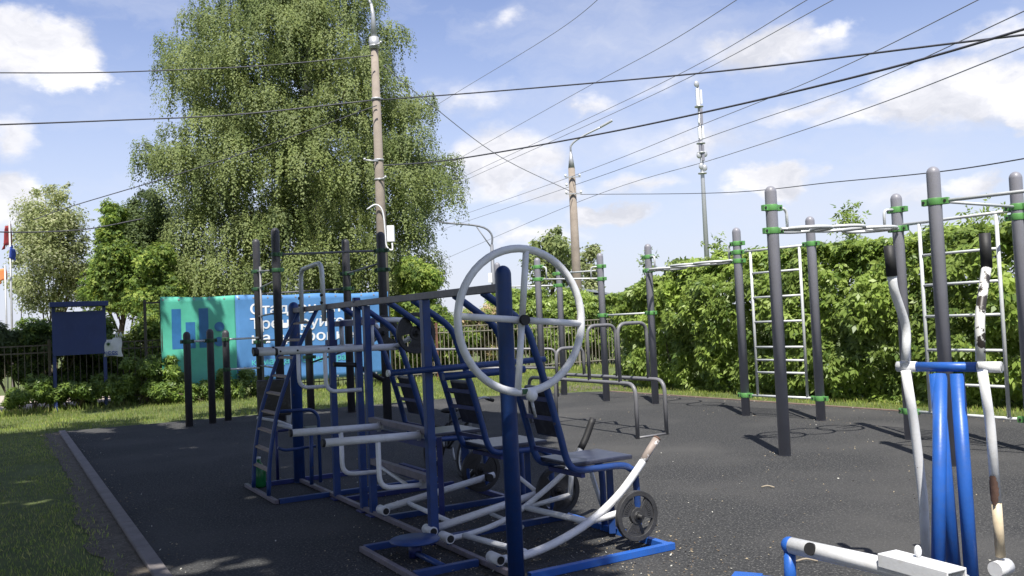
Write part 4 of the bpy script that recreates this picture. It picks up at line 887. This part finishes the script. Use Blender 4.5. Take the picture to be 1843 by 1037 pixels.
# ------------------------------------------------------------------ far house
hp0, hp1 = D(1062, 540, 58), D(1130, 540, 58); hh = zat(hp0, 512)
ho = thing('house', A3(hp0[0]+1, hp0[1], 0), 'small pale house with a grey roof behind the hedge', 'house')
MB().box(A3(hp0[0]+2.2, hp0[1]+3, 1.5), (5, 6, 3.0), np.eye(3)).build('wall', MT['house'], ho)
x0h, x1h, y0h, y1h = hp0[0]-.6, hp0[0]+5, hp0[1]-.4, hp0[1]+6.4; zr0, zr1 = 2.3, 3.3; xm = x0h+.3
rf = MB(); A_ = A3(x0h, y0h, zr1); B_ = A3(x1h, y0h, zr0); rf.bar(A3((x0h-1), (y0h+y1h)/2, zr1+.3), A3(x1h, (y0h+y1h)/2, zr0-.1), 6.8, .12); rf.build('roof', MT['roof'], ho)

# ------------------------------------------------------------------ trees
def trunk(mb, base, top, r0, r1, bend=.2, n=6):
    pts = []
    for i in range(n+1):
        t = i/n; pts.append(np.array(base)*(1-t)+np.array(top)*t+A3(rng.normal(), rng.normal(), 0)*bend*(0 if i in (0,) else 1)*math.sin(math.pi*t))
    c = catmull(pts, 3); mb.tube(c, list(np.linspace(r0, r1, len(c))), 10); return c
# weeping birch
BD = 31.5
tb = D(560, 520, BD); tbase = A3(tb[0], tb[1], 0)
birch = thing('birch_tree', tbase, 'huge weeping birch with hanging leafy branches behind the banner', 'tree')
Lf = [(-80, 400, 640), (0, 350, 690), (45, 300, 722), (90, 292, 705), (130, 292, 712), (170, 305, 770), (210, 325, 768), (260, 262, 795), (300, 262, 815), (350, 285, 824), (400, 312, 790), (450, 262, 785), (500, 248, 800), (560, 250, 800)]
ly = [q[0] for q in Lf]; la = [q[1] for q in Lf]; lb = [q[2] for q in Lf]
tm = MB(); ctop = D(548, -110, BD); tc_ = trunk(tm, tbase-ZZ*.1, ctop, .30, .05, .15, 8)
lobes = []
for y in np.arange(-90, 550, 25):
    l, r = np.interp(y, ly, la), np.interp(y, ly, lb); z = D(560, y, BD)[2]; hw = (r-l)/2/F*BD; cxp = (l+r)/2
    cpos = D(cxp, y, BD); k = max(6, int(hw*3.5))
    for j in range(k):
        th = 2*math.pi*(j+rng.random())/k; lr = rng.uniform(.45, .95); rr2 = (hw-lr*.95)*rng.uniform(.8, 1.03)
        q = (cpos[0]+rr2*math.cos(th), cpos[1]+rr2*.85*math.sin(th), z+rng.normal()*.25, lr)
        if math.sin(th) < -.15 and rng.random() < .5: continue
        if mnoise.noise((q[0]*.62, q[1]*.62, q[2]*.42)) < -.27 and abs(math.cos(th)) < .93: continue
        lobes.append(q)
    for j in range(max(2, k//2)):
        th = 2*math.pi*rng.random(); rr2 = hw*rng.uniform(.1, .62); lobes.append((cpos[0]+rr2*math.cos(th), cpos[1]+rr2*.8*math.sin(th), z, rng.uniform(.45, .7)))
for (px, py, s) in ((303, 75, .6), (300, 120, .55), (318, 95, .6), (262, 262, .55), (268, 290, .5), (258, 285, .45), (722, 62, .5), (705, 48, .45), (762, 178, .5), (770, 190, .4), (812, 290, .5), (808, 345, .55), (818, 320, .45), (345, 30, .6), (370, 5, .6), (660, 10, .5), (470, 10, .8), (560, 5, .8)):
    p = D(px, py, BD+rng.uniform(-1, .5)); lobes.append((p[0], p[1], p[2], s))
for (px, py, rp) in ((540, 225, 58), (600, 75, 46), (470, 185, 56), (440, 95, 60), (395, 40, 50), (545, 300, 66), (600, 255, 46), (620, 165, 52), (655, 110, 48), (640, 320, 58), (425, 290, 58), (335, 285, 52), (440, 420, 62), (510, 400, 52), (345, 420, 56), (290, 480, 50), (740, 250, 52), (765, 330, 56), (715, 395, 60), (680, 455, 56), (330, 170, 52), (345, 110, 46), (375, 225, 50), (500, 40, 52), (560, 470, 60), (620, 430, 52), (400, 490, 56), (720, 320, 46), (740, 200, 40), (770, 470, 40), (690, 500, 50), (740, 500, 44), (480, 500, 50), (340, 520, 46)):
    hw = (np.interp(py, ly, lb)-np.interp(py, ly, la))/2; e_ = min(.95, abs(px-(np.interp(py, ly, lb)+np.interp(py, ly, la))/2)/hw)
    p = D(px, py, BD-hw/F*BD*.85*math.sqrt(1-e_*e_)); lobes.append((p[0], p[1], p[2], rp/F*BD*.95))
nbig = 34
lob = np.array(lobes); P_ = []; N_ = []; T_ = []; S_ = []
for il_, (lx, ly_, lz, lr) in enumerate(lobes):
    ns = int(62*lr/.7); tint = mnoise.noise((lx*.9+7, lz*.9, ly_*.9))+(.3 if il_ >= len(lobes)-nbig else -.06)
    for s in range(ns):
        d = unit(1)[0]; d[2] = abs(d[2])*.9-.12; st_ = A3(lx, ly_, lz)+d*lr*A3(1, 1, .8)*rng.uniform(.75, 1.05); Ls = rng.uniform(.3, 1.25)*(.55+lr*.6)*(1-.55*max(0, d[2])); nl = int(Ls/.042)+4
        t = np.linspace(0, 1, nl); out = A3(d[0], d[1], 0)*.22
        pts = st_+np.outer(t, out*Ls*.7)-np.outer(t**1.3*Ls, ZZ)+rng.normal(size=(nl, 3))*.04
        P_.append(pts); N_.append(np.tile(d*.9+A3(0, -.25, .45), (nl, 1))+rng.normal(size=(nl, 3))*.22); T_.append(np.tile(-ZZ, (nl, 1))+rng.normal(size=(nl, 3))*.55); S_.append(np.full(nl, tint))
P_ = np.concatenate(P_); N_ = np.concatenate(N_); T_ = np.concatenate(T_); S_ = np.concatenate(S_)
keep = P_[:, 2] > 1.2; P_, N_, T_, S_ = P_[keep], N_[keep], T_[keep], S_[keep]
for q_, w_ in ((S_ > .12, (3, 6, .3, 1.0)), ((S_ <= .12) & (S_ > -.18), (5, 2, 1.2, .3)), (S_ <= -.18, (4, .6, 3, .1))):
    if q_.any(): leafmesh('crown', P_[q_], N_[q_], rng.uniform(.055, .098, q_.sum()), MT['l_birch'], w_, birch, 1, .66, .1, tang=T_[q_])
fz = rng.uniform(1.3, D(560, -80, BD)[2], 16000); fy = np.array([proj((tbase[0], tbase[1], q))[1] for q in fz]); fl_l, fl_r = np.interp(fy, ly, la), np.interp(fy, ly, lb)
fr_ = np.sqrt(rng.random(16000))*np.maximum(.2, (fl_r-fl_l)/2/F*BD-.9); ft = rng.uniform(0, 2*math.pi, 16000); fx = ((fl_l+fl_r)/2-560)/F*BD
fp = np.stack([tbase[0]+fx+fr_*np.cos(ft), tbase[1]+fr_*.85*np.sin(ft), fz], 1)
leafmesh('crown', fp, rng.normal(size=(16000, 3))+A3(0, -.6, .3), rng.uniform(.10, .16, 16000), MT['l_birch'], (3, 0, 3, 0), birch, 1, .6, .1)
sel = lob[rng.permutation(len(lob))[:40]]
bm_ = MB()
for lx, ly_, lz, lr in sel:
    e_ = A3(lx, ly_, lz); zs_ = max(1.0, lz-np.hypot(lx-tbase[0], ly_-tbase[1])*.9); s_ = min(tc_, key=lambda q: abs(q[2]-zs_)); mid = (s_+e_)/2+ZZ*.35
    bm_.tube(catmull([s_, mid, e_, e_+A3((lx-tbase[0])*.03, 0, -.5)], 3), list(np.linspace(.035, .006, 10)), 5)
tm.build('trunk', MT['birchbark'], birch); bm_.build('branches', MT['bark'], birch)

def tree(name, x, y, dist, lumps_px, n, size, mats, w, label, group, nstem=1, leaflets=1, bark='bark', r=.12, par_low=0.):
    p = D(x, y, dist); base = A3(p[0], p[1], 0); root = thing(name, base, label, 'tree', group); lumps = []
    for (px, py, rp) in lumps_px:
        for _ in range(3):
            q = D(px+rng.normal()*rp*.25, py+rng.normal()*rp*.25, dist+rng.normal()*rp/F*dist*.8); lumps.append((q[0], q[1], max(.2, q[2]), rp/F*dist*rng.uniform(.6, .95)))
    pp, nn2 = lump_leaves(lumps, n, (.25, 1.15)); k = pp[:, 2] > .05
    leafmesh('crown', pp[k], nn2[k], rng.uniform(.6, 1.3, k.sum())*size, mats, w, root, leaflets, .5)
    top = max(l[2] for l in lumps); m = MB()
    for s in range(nstem):
        tp = lumps[int(rng.integers(len(lumps)))] if nstem > 1 else (base[0]+rng.normal()*.2, base[1], top*.9); trunk(m, base+A3(rng.normal()*.25*(nstem > 1), rng.normal()*.2*(nstem > 1), -.1), A3(tp[0], tp[1], tp[2]), r, r*.2, .12)
    m.build('trunk', MT[bark], root)
    bm2 = MB()
    for l in [lumps[i] for i in rng.permutation(len(lumps))[:14]]:
        s = A3(base[0]*.7+l[0]*.3, base[1]*.7+l[1]*.3, l[2]*.6); bm2.tube([s, (s+A3(*l[:3]))/2+ZZ*.15, A3(*l[:3])], [.035, .025, .01], 5)
    bm2.build('branches', MT[bark], root)
    return root
TG = 'trees beyond the fence'
tree('willow_tree', 85, 560, 31, [(95, 400, 55), (70, 430, 50), (125, 400, 40), (60, 380, 30), (110, 350, 22), (88, 345, 14), (65, 348, 10), (122, 335, 8), (45, 420, 25), (140, 440, 28), (90, 480, 45), (60, 500, 40), (130, 500, 30), (155, 430, 12), (35, 470, 28), (110, 450, 40), (75, 450, 40), (150, 480, 26), (60, 530, 36), (100, 530, 40), (140, 530, 34), (30, 510, 26), (90, 400, 60), (120, 470, 46)], 26000, .115, MT['l_pale'], (4, 3, 2), 'thin pale green tree with see-through crown at the left', TG, 6, 1, 'stem', .035)
tree('dark_tree', 258, 560, 34, [(250, 380, 32), (280, 370, 30), (225, 395, 28), (265, 415, 36), (230, 435, 34), (205, 450, 22), (290, 410, 30), (240, 362, 14), (262, 352, 12), (285, 440, 40), (195, 470, 18), (250, 410, 40), (215, 415, 26), (290, 380, 30), (250, 460, 40), (270, 350, 12)], 20000, .13, MT['l_dark'], (3, 2), 'dark green tree between the pale tree and the birch', TG, 1, 1, 'bark', .2)
tree('maple_tree', 225, 560, 28, [(205, 380, 24), (215, 400, 20), (190, 500, 36), (225, 490, 40), (250, 510, 40), (170, 525, 30), (270, 470, 34), (290, 500, 40), (215, 530, 36), (260, 540, 36), (195, 395, 20), (215, 385, 18), (200, 425, 26), (190, 450, 28), (215, 460, 32), (185, 420, 16), (190, 530, 36), (180, 480, 24), (285, 450, 30), (300, 530, 36)], 19000, .125, MT['l_bush'], (3, 1.2, 2), 'leafy green tree in front of the dark tree, left of the banner', TG, 1, 3, 'bark', .12)
tree('willow_tree', 1000, 560, 62, [(985, 450, 32), (1000, 435, 22), (970, 470, 28), (1012, 470, 30), (990, 495, 36), (1020, 500, 28), (965, 440, 14), (1005, 418, 10)], 4500, .32, MT['l_birch'], (3, 3, 2, 2), 'hazy willow behind the far utility pole', TG, 1, 1, 'bark', .25)
tree('willow_tree', 1062, 560, 66, [(1062, 460, 18), (1070, 450, 12), (1058, 485, 20), (1066, 505, 22), (1050, 475, 14)], 1800, .32, MT['l_pale'], (3, 3, 1), 'small pale willow just right of the far utility pole', TG, 1, 1, 'bark', .18)
# shrubs
vang = math.radians(30.5)
SG = 'shrubs along the fence'
def sh(x, off, rx, ry, h, n, size, mats, w, label, low=.05, leaflets=3):
    t = (vplane(FP(0, 0, off), FP(1, 0, off), x, 620)[:2]-FO)@VD; return shrub('shrub', FP(t, 0, off), rx, ry, h, n, size, mats, w, label, 'shrub', SG, vang, None, leaflets, 5, low)
HB = MT['l_hedge']; BU = MT['l_bush']
sh(752, 2.6, 1.2, 1.0, 3.7, 9000, .15, BU, (3, 3, 1), 'tall bright shrub under the right side of the birch')
sh(712, 1.2, 1.0, .8, 2.2, 4200, .14, BU, (3, 2, 2), 'rounded shrub behind the fence right of the banner')
sh(805, 1.3, 1.0, .8, 2.25, 4200, .13, BU, (4, 2, 2), 'dense green shrub behind the fence left of the hand wheel')
sh(868, 1.4, .9, .8, 2.45, 4200, .12, MT['l_blossom'], (3, 3, 2), 'cream flowering shrub behind the fence, left of the tall blue post')
sh(945, 1.4, 1.2, .9, 2.7, 5200, .15, HB, (3, 3, 1), 'bright shrub behind the fence right of the tall blue post')
sh(1010, 1.5, 1.2, .9, 2.65, 5200, .15, HB, (3, 2, 1), 'bright shrub behind the fence below the far utility pole')
sh(1072, 1.3, 1.2, .9, 2.5, 5200, .15, HB, (3, 2, 2), 'shrub at the right end of the fence beside the hedge')
sh(770, 1.1, 1.0, .8, 2.3, 4200, .13, BU, (3, 3, 2), 'shrub behind the fence between the birch and the dense green shrub')
sh(905, 1.8, 1.0, .8, 2.75, 4600, .14, HB, (4, 2, 2), 'shrub behind the fence directly behind the tall blue post')
sh(978, 2.0, 1.1, .8, 2.9, 4800, .14, HB, (4, 2, 2), 'taller shrub behind the fence left of the far utility pole')
sh(1045, 2.2, 1.1, .8, 2.75, 4800, .14, HB, (4, 2, 2), 'shrub behind the fence right below the grey roof')
sh(1105, 1.8, 1.1, .8, 2.6, 4800, .14, HB, (4, 2, 2), 'shrub filling the corner between the fence and the hedge')
sh(20, .9, 1.3, .8, 2.35, 6000, .13, MT['l_dark'], (3, 2), 'dark shrub over the fence at the left edge', .75)
sh(100, 1.0, 1.2, .8, 2.4, 6000, .13, BU, (2, 1, 3), 'dark leafy shrub behind the notice board', .3)
sh(165, 1.0, 1.0, .8, 2.3, 5000, .13, BU, (2, 1, 3), 'leafy shrub behind the hanging plastic bag', .1)
sh(235, 1.2, 1.2, .8, 2.45, 5500, .14, BU, (3, 3, 1), 'yellow-green shrub left of the banner', .1)
sh(262, -.5, .85, .45, 1.25, 3200, .11, HB, (2, 0, 3), 'low leafy shrub in front of the fence left of the banner', .0)
sh(212, -.4, .55, .4, .95, 1800, .11, HB, (2, 0, 3), 'low leafy shrub beside the right leg of the notice board', .0)
sh(350, -.85, 1.0, .35, .55, 2200, .10, HB, (2, 0, 3), 'low weeds under the teal end of the banner', .0)
sh(430, -.85, .8, .35, .75, 2000, .10, HB, (2, 0, 3), 'low weeds under the blue start of the banner', .0)
sh(60, -.3, .6, .4, .9, 1600, .10, HB, (2, 0, 3), 'low dark shrub left of the notice board', .0)
sh(140, -.3, .7, .35, .8, 1800, .10, HB, (2, 0, 3), 'low shrub between the legs of the notice board', .0)
# hedge along the right edge
hd0 = RC+RD*.5+RN*.75; HL = 15.5
hedge = thing('hedge', A3(*(hd0+RD*6+RN*.6), 0), 'long tall leafy green hedge along the right edge of the paving', 'hedge')
n = 70000; a = rng.uniform(-1.3, HL, n); dep = np.minimum(rng.exponential(.28, n), 1.5); z = rng.uniform(.03, 2.72, n)
def hnoise(a, z, s, o): return np.array([mnoise.noise((q*s, w*s, o)) for q, w in zip(a, z)])
bul = hnoise(a, z, .9, 1.)*.38+hnoise(a, z, 2.6, 5.)*.22
topz = 2.56+.26*hnoise(a, a*0, .7, 8.)+.24*hnoise(a, a*0, 2.3, 4.)+.16*hnoise(a, a*0, 6., 2.)
topm = rng.random(n) < .24; z = np.where(topm, topz-rng.exponential(.10, n)+.1, np.minimum(z, topz)); dep = np.where(topm, rng.uniform(0, 1.5, n), dep)
dep = dep+np.where(z > topz-.5, (z-topz+.5)*.5, 0)+np.where(z < .35, (.35-z)*.9, 0)
hole = hnoise(a, z, 1.5, 21.)
topz = topz-np.maximum(0, .8-a)*.35; z = np.minimum(z, topz); off = dep-bul; gapd = np.where(hole < -.24, .3, 0.)
off = off+gapd*(~topm)
pos = np.stack([hd0[0]+RD[0]*a+RN[0]*off, hd0[1]+RD[1]*a+RN[1]*off, z], 1)
nr_ = np.stack([np.full(n, -RN[0])*.75, np.full(n, -RN[1])*.75, np.full(n, .55)], 1)+rng.normal(size=(n, 3))*.5; nr_[topm] += A3(0, 0, .8)
leafmesh('foliage', pos, nr_, rng.uniform(.065, .165, n), HB, (4, 3.4, 1.4), hedge, 3, .46, .22, tang=-ZZ*.8+rng.normal(size=(n, 3))*.6)
# a few shoots above the hedge
sp = []; 
for px, py in ((1532, 394), (1526, 408), (1532, 420), (1165, 474), (1290, 446), (1760, 402), (1810, 400)):
    q = vplane(A3(*(hd0+RN*.5), 0), A3(*(hd0+RN*.5+RD), 0), px, py); 
    sp.append(q[None, :]+rng.normal(size=(70, 3))*A3(.10, .10, .14))
sp = np.concatenate(sp); leafmesh('foliage', sp, rng.normal(size=(len(sp), 3))+A3(0, -.5, .6), rng.uniform(.06, .12, len(sp)), HB, (3, 3, 1), hedge, 3)
hs = MB()
for i in range(46):
    a_ = HL*(i+rng.random())/46; b = hd0+RD*a_+RN*(.45+rng.random()*.5); hs.smooth_tube([A3(b[0], b[1], -.05), A3(b[0]+rng.normal()*.1, b[1]+rng.normal()*.1, 1.1), A3(b[0]+rng.normal()*.25, b[1]+rng.normal()*.25, 2.2)], .02, 5, 3)
hs.build('stems', MT['bark'], hedge)

# ------------------------------------------------------------------ broad tree whose crown reaches over the camera and shades the rig
SUN_EL = math.radians(60); SUN_AZ = math.radians(88.5)     # direction the shadows run
sh_dir = A3(math.cos(SUN_AZ), math.sin(SUN_AZ), 0)/math.tan(SUN_EL)
shade_poly = [(-16, 2.0), (.4, 2.0), (.42, 5.6), (.26, 6.3), (.36, 8), (.30, 11), (.33, 13.4), (.0, 14.9), (-1.6, 16.2), (-2.2, 17.9), (-5.4, 18.4), (-6.5, 17.0), (-9.5, 16.6), (-16, 12.5)]
holes = [(G(385, 1022)[:2], .62, .30), (G(500, 1034)[:2], .3, .15), (G(30, 905)[:2], .35, .12), (G(120, 960)[:2], .25, .10), (G(60, 865)[:2], .45, .16), (G(180, 778)[:2], .42, .14), (G(200, 789)[:2], .3, .10), (G(330, 808)[:2], .3, .10), (G(400, 791)[:2], .55, .12), (G(293, 820)[:2], .25, .1), (G(440, 1015)[:2], .25, .12), (G(60, 770)[:2], .9, .45), ((-.05, 5.88), .27, .2), ((-.05, 5.40), .27, .16)]
c = rng.uniform((-16, 2), (.6, 18.6), (110000, 2)); c = c[in_poly(c, shade_poly)]
ed = np.array([mnoise.noise((q[0]*1.3, q[1]*1.3, 2.)) for q in c])
ms = np.ones(len(c), bool)
for h, rx, ry in holes: ms &= (((c[:, 0]-h[0])/rx)**2+((c[:, 1]-h[1])/ry)**2) > (.8+.5*ed)
ms &= ~((c[:, 1] > 16.3) & (ed < .02)); ms &= ~((c[:, 1] > 14.6) & (c[:, 0] < -5.5) & (ed < -.05))
c = c[ms]
ex = rng.normal(size=(1500, 2))*np.array([.8, .5])+np.array([-7.3, 21.6]); eo = np.array([mnoise.noise((q[0]*1.1, q[1]*1.1, 6.)) for q in ex]); c = np.concatenate([c, ex[eo > -.05]])
ex = rng.uniform((-14.5, 18.9), (-8.4, 22.6), (9000, 2)); eo = np.array([mnoise.noise((q[0]*1.0, q[1]*1.0, 16.)) for q in ex]); bo_ = ((ex[:, 0]+9.5)/1.5)**2+((ex[:, 1]-21.0)/.95)**2; c = np.concatenate([c, ex[(eo > .02) | (bo_ < 1)]])
z = 9.0+rng.normal(size=len(c))*.6+.05*(c[:, 1]-8)
for _ in range(12):                                    # keep the crown above the view: lift low twigs along the sun's line
    pos = np.stack([c[:, 0]-sh_dir[0]*z, c[:, 1]-sh_dir[1]*z, z], 1); dd = pos-CAM; zz = dd@fw
    vis = (zz > .2) & (CY-F*(dd@UP)/np.maximum(zz, .2) > -70); z = z+vis*.8
stree = thing('shade_tree', A3(-7.5, -1.0, 0), 'broad leafy tree beside the photographer casting the shade over the rig', 'tree')
leafmesh('crown', pos, rng.normal(size=(len(pos), 3))*.5+A3(0, -.4, .9), rng.uniform(.18, .30, len(pos)), MT['l_dark'], (1, 1), stree, 1, .7)
tk = MB(); ct = trunk(tk, A3(-7.5, -1, -.1), A3(-6.8, 0, 9.2), .38, .16, .1); tk.build('trunk', MT['bark'], stree)
lm = MB()
for (x, y) in ((-1, 1), (-3, 5), (-7, 7), (-11, 4), (-13, 0), (-3, -1), (-9, 9), (-5, 10)):
    e_ = A3(x, y, 9.0); s_ = ct[-5]; lm.smooth_tube([s_, (s_+e_)/2+ZZ*.2, e_], .07, 7, 4)
lm.build('limbs', MT['bark'], stree)
for i, (x, y, r_, h_, lab) in enumerate(((-13, -9, 5, 11, 'added unseen tree blocking sky light far behind the photographer on the left'), (-4, -11, 5, 12, 'added unseen tree blocking sky light straight behind the photographer'), (6, -12, 5, 11, 'added unseen tree blocking sky light on the right behind the photographer'), (-19, 0, 4.5, 11, 'added unseen tree blocking sky light out at the far left of the lawn'))):  # unseen crowns added to block sky light and deepen the shade
    tr_ = thing('shade_tree', A3(x, y, 0), lab, 'tree'); lu = [(x+rng.normal()*r_*.4, y+rng.normal()*r_*.4, h_*rng.uniform(.3, .9), r_*rng.uniform(.35, .55)) for _ in range(16)]
    p_, n_ = lump_leaves(lu, 7000, (.5, 1.05)); leafmesh('crown', p_, n_, rng.uniform(.25, .4, len(p_)), MT['l_dark'], (1, 1), tr_, 1, .7)
    t_ = MB(); trunk(t_, A3(x, y, -.1), A3(x, y, h_*.8), .35, .1, .2); t_.build('trunk', MT['bark'], tr_)

# ------------------------------------------------------------------ light and sky
sl = bpy.data.lights.new('sun', 'SUN'); so = bpy.data.objects.new('sun', sl); COL.objects.link(so)
sl.energy = 4.95; sl.angle = math.radians(.53); sl.color = (1, .955, .88)
so.rotation_euler = (math.pi/2-SUN_EL, 0, SUN_AZ-math.pi/2)
wd_ = bpy.data.worlds.new('World'); scn.world = wd_; wd_.use_nodes = True; nt = wd_.node_tree; nt.nodes.clear(); N = nt.nodes.new
out = N('ShaderNodeOutputWorld'); bgd = N('ShaderNodeBackground'); lnk(nt, bgd.outputs[0], out.inputs[0])
sky = N('ShaderNodeTexSky'); sky.sky_type = 'NISHITA'; sky.sun_disc = False; sky.sun_elevation = SUN_EL; sky.sun_rotation = math.radians(180); sky.air_density = 1.0; sky.dust_density = .6; sky.ozone_density = 1.5
bgd.inputs[1].default_value = .108
tc = N('ShaderNodeTexCoord'); sx_ = N('ShaderNodeSeparateXYZ'); lnk(nt, tc.outputs['Generated'], sx_.inputs[0])
def mth(op, a, b=None, c=None):
    m = N('ShaderNodeMath'); m.operation = op
    for i, q in enumerate((a, b, c)):
        if q is None: continue
        if isinstance(q, (int, float)): m.inputs[i].default_value = q
        else: lnk(nt, q, m.inputs[i])
    return m.outputs[0]
az = mth('ARCTAN2', sx_.outputs[0], sx_.outputs[1]); el = mth('ARCSINE', sx_.outputs[2])
cmb = N('ShaderNodeCombineXYZ'); lnk(nt, az, cmb.inputs[0]); lnk(nt, el, cmb.inputs[1])
def noise_n(scale, detail, rough, vec, loc=(0, 0, 0), sc=(1, 1, 1)):
    mp = N('ShaderNodeMapping'); mp.inputs['Location'].default_value = loc; mp.inputs['Scale'].default_value = sc; lnk(nt, vec, mp.inputs[0])
    n_ = N('ShaderNodeTexNoise'); n_.inputs['Scale'].default_value = scale; n_.inputs['Detail'].default_value = detail; n_.inputs['Roughness'].default_value = rough; lnk(nt, mp.outputs[0], n_.inputs['Vector']); return n_
nd = noise_n(14, 7, .58, cmb.outputs[0], (0, 0, 0), (1, 1.5, 1))
vs = N('ShaderNodeVectorMath'); vs.operation = 'SUBTRACT'; lnk(nt, nd.outputs[1], vs.inputs[0]); vs.inputs[1].default_value = (.5, .5, .5)
vsc = N('ShaderNodeVectorMath'); vsc.operation = 'MULTIPLY'; lnk(nt, vs.outputs[0], vsc.inputs[0]); vsc.inputs[1].default_value = (.13, .06, 0)
va = N('ShaderNodeVectorMath'); va.operation = 'ADD'; lnk(nt, cmb.outputs[0], va.inputs[0]); lnk(nt, vsc.outputs[0], va.inputs[1])
def blob(px, py, w, h, s):
    d = ray(px, py); d = d/np.linalg.norm(d); a, e_ = math.atan2(d[0], d[1]), math.asin(d[2]); wx, hy = w/F*1.1, h/F*1.1
    mp = N('ShaderNodeMapping'); mp.vector_type = 'TEXTURE'; mp.inputs['Location'].default_value = (a, e_, 0); mp.inputs['Scale'].default_value = (wx, hy, 1); lnk(nt, va.outputs[0], mp.inputs[0])
    g_ = N('ShaderNodeTexGradient'); g_.gradient_type = 'SPHERICAL'; lnk(nt, mp.outputs[0], g_.inputs[0])
    sp_ = N('ShaderNodeSeparateXYZ'); lnk(nt, mp.outputs[0], sp_.inputs[0])
    return mth('MULTIPLY', g_.outputs[1], s), sp_.outputs[1]
cl_list = [(55, 85, 130, 70, 1.0), (120, 145, 75, 28, .7), (15, 245, 70, 50, .55), (15, 360, 70, 55, .95), (1390, 88, 190, 46, .62), (1725, 165, 170, 75, 1.0), (1560, 205, 150, 36, .5), (1440, 200, 130, 40, .5), (1838, 215, 50, 36, .8), (1390, 325, 105, 34, .95), (1090, 382, 95, 26, .8), (905, 295, 140, 80, .75), (1780, 328, 60, 24, .7), (1200, 150, 120, 40, .3), (840, 180, 150, 60, .35), (1250, 255, 220, 60, .42), (920, 35, 60, 26, .35), (1060, 190, 70, 24, .45), (960, 420, 140, 30, .5), (1800, 60, 90, 40, .45), (1650, 340, 160, 30, .35), (1500, 60, 70, 26, .5), (1150, 330, 120, 26, .45), (1000, 340, 110, 36, .5), (640, 60, 60, 20, .3)]
tot = None; 
for q in cl_list:
    v_, ny = blob(*q); tot = v_ if tot is None else mth('MAXIMUM', tot, v_)
dens = N('ShaderNodeMapRange'); dens.interpolation_type = 'SMOOTHSTEP'; dens.inputs[1].default_value = .10; dens.inputs[2].default_value = .47; dens.inputs[4].default_value = .95; fine = noise_n(38, 8, .62, cmb.outputs[0], (.4, .1, 0), (1, 1.7, 1)); tot = mth('MULTIPLY', tot, mth('ADD', .55, mth('MULTIPLY', fine.outputs[0], .9))); lnk(nt, tot, dens.inputs[0])
thin = noise_n(3.2, 8, .6, va.outputs[0], (.3, .2, 0), (1, 2.6, 1)); tr = N('ShaderNodeMapRange'); tr.inputs[1].default_value = .45; tr.inputs[2].default_value = .75; tr.inputs[4].default_value = .62; lnk(nt, thin.outputs[0], tr.inputs[0])
hz_ = N('ShaderNodeMapRange'); hz_.interpolation_type = 'SMOOTHSTEP'; hz_.inputs[1].default_value = .38; hz_.inputs[2].default_value = -.02; hz_.inputs[3].default_value = .07; hz_.inputs[4].default_value = .85; lnk(nt, el, hz_.inputs[0])
skym = N('ShaderNodeMixRGB'); lnk(nt, hz_.outputs[0], skym.inputs[0]); tint = N('ShaderNodeMixRGB'); tint.blend_type = 'MULTIPLY'; tint.inputs[0].default_value = 1; tint.inputs[2].default_value = (1.03, .93, 1.06, 1); lnk(nt, sky.outputs[0], tint.inputs[1]); lnk(nt, tint.outputs[0], skym.inputs[1]); skym.inputs[2].default_value = (4.3, 4.7, 5.6, 1)
sk2 = N('ShaderNodeMixRGB'); lnk(nt, tr.outputs[0], sk2.inputs[0]); lnk(nt, skym.outputs[0], sk2.inputs[1]); sk2.inputs[2].default_value = (4.9, 5.1, 5.8, 1)
shd = noise_n(9, 6, .6, va.outputs[0], (0, -.018, 0), (1, 1.6, 1)); shr = N('ShaderNodeValToRGB'); shr.color_ramp.elements[0].position = .35; shr.color_ramp.elements[1].position = .62
shr.color_ramp.elements[0].color = (.58, .60, .66, 1); shr.color_ramp.elements[1].color = (.92, .92, .94, 1); lnk(nt, shd.outputs[0], shr.inputs[0])
cm = N('ShaderNodeMixRGB'); cm.blend_type = 'MULTIPLY'; cm.inputs[0].default_value = 1; lnk(nt, shr.outputs[0], cm.inputs[1]); cm.inputs[2].default_value = (7.6, 7.5, 7.5, 1)
fin = N('ShaderNodeMixRGB'); lnk(nt, dens.outputs[0], fin.inputs[0]); lnk(nt, sk2.outputs[0], fin.inputs[1]); lnk(nt, cm.outputs[0], fin.inputs[2])
lnk(nt, fin.outputs[0], bgd.inputs[0])
scn.view_settings.view_transform = 'Standard'; scn.view_settings.look = 'None'; scn.view_settings.exposure = 0.62; scn.view_settings.gamma = 1
scn.cycles.max_bounces = 6; scn.cycles.transparent_max_bounces = 6; scn.cycles.use_denoising = True
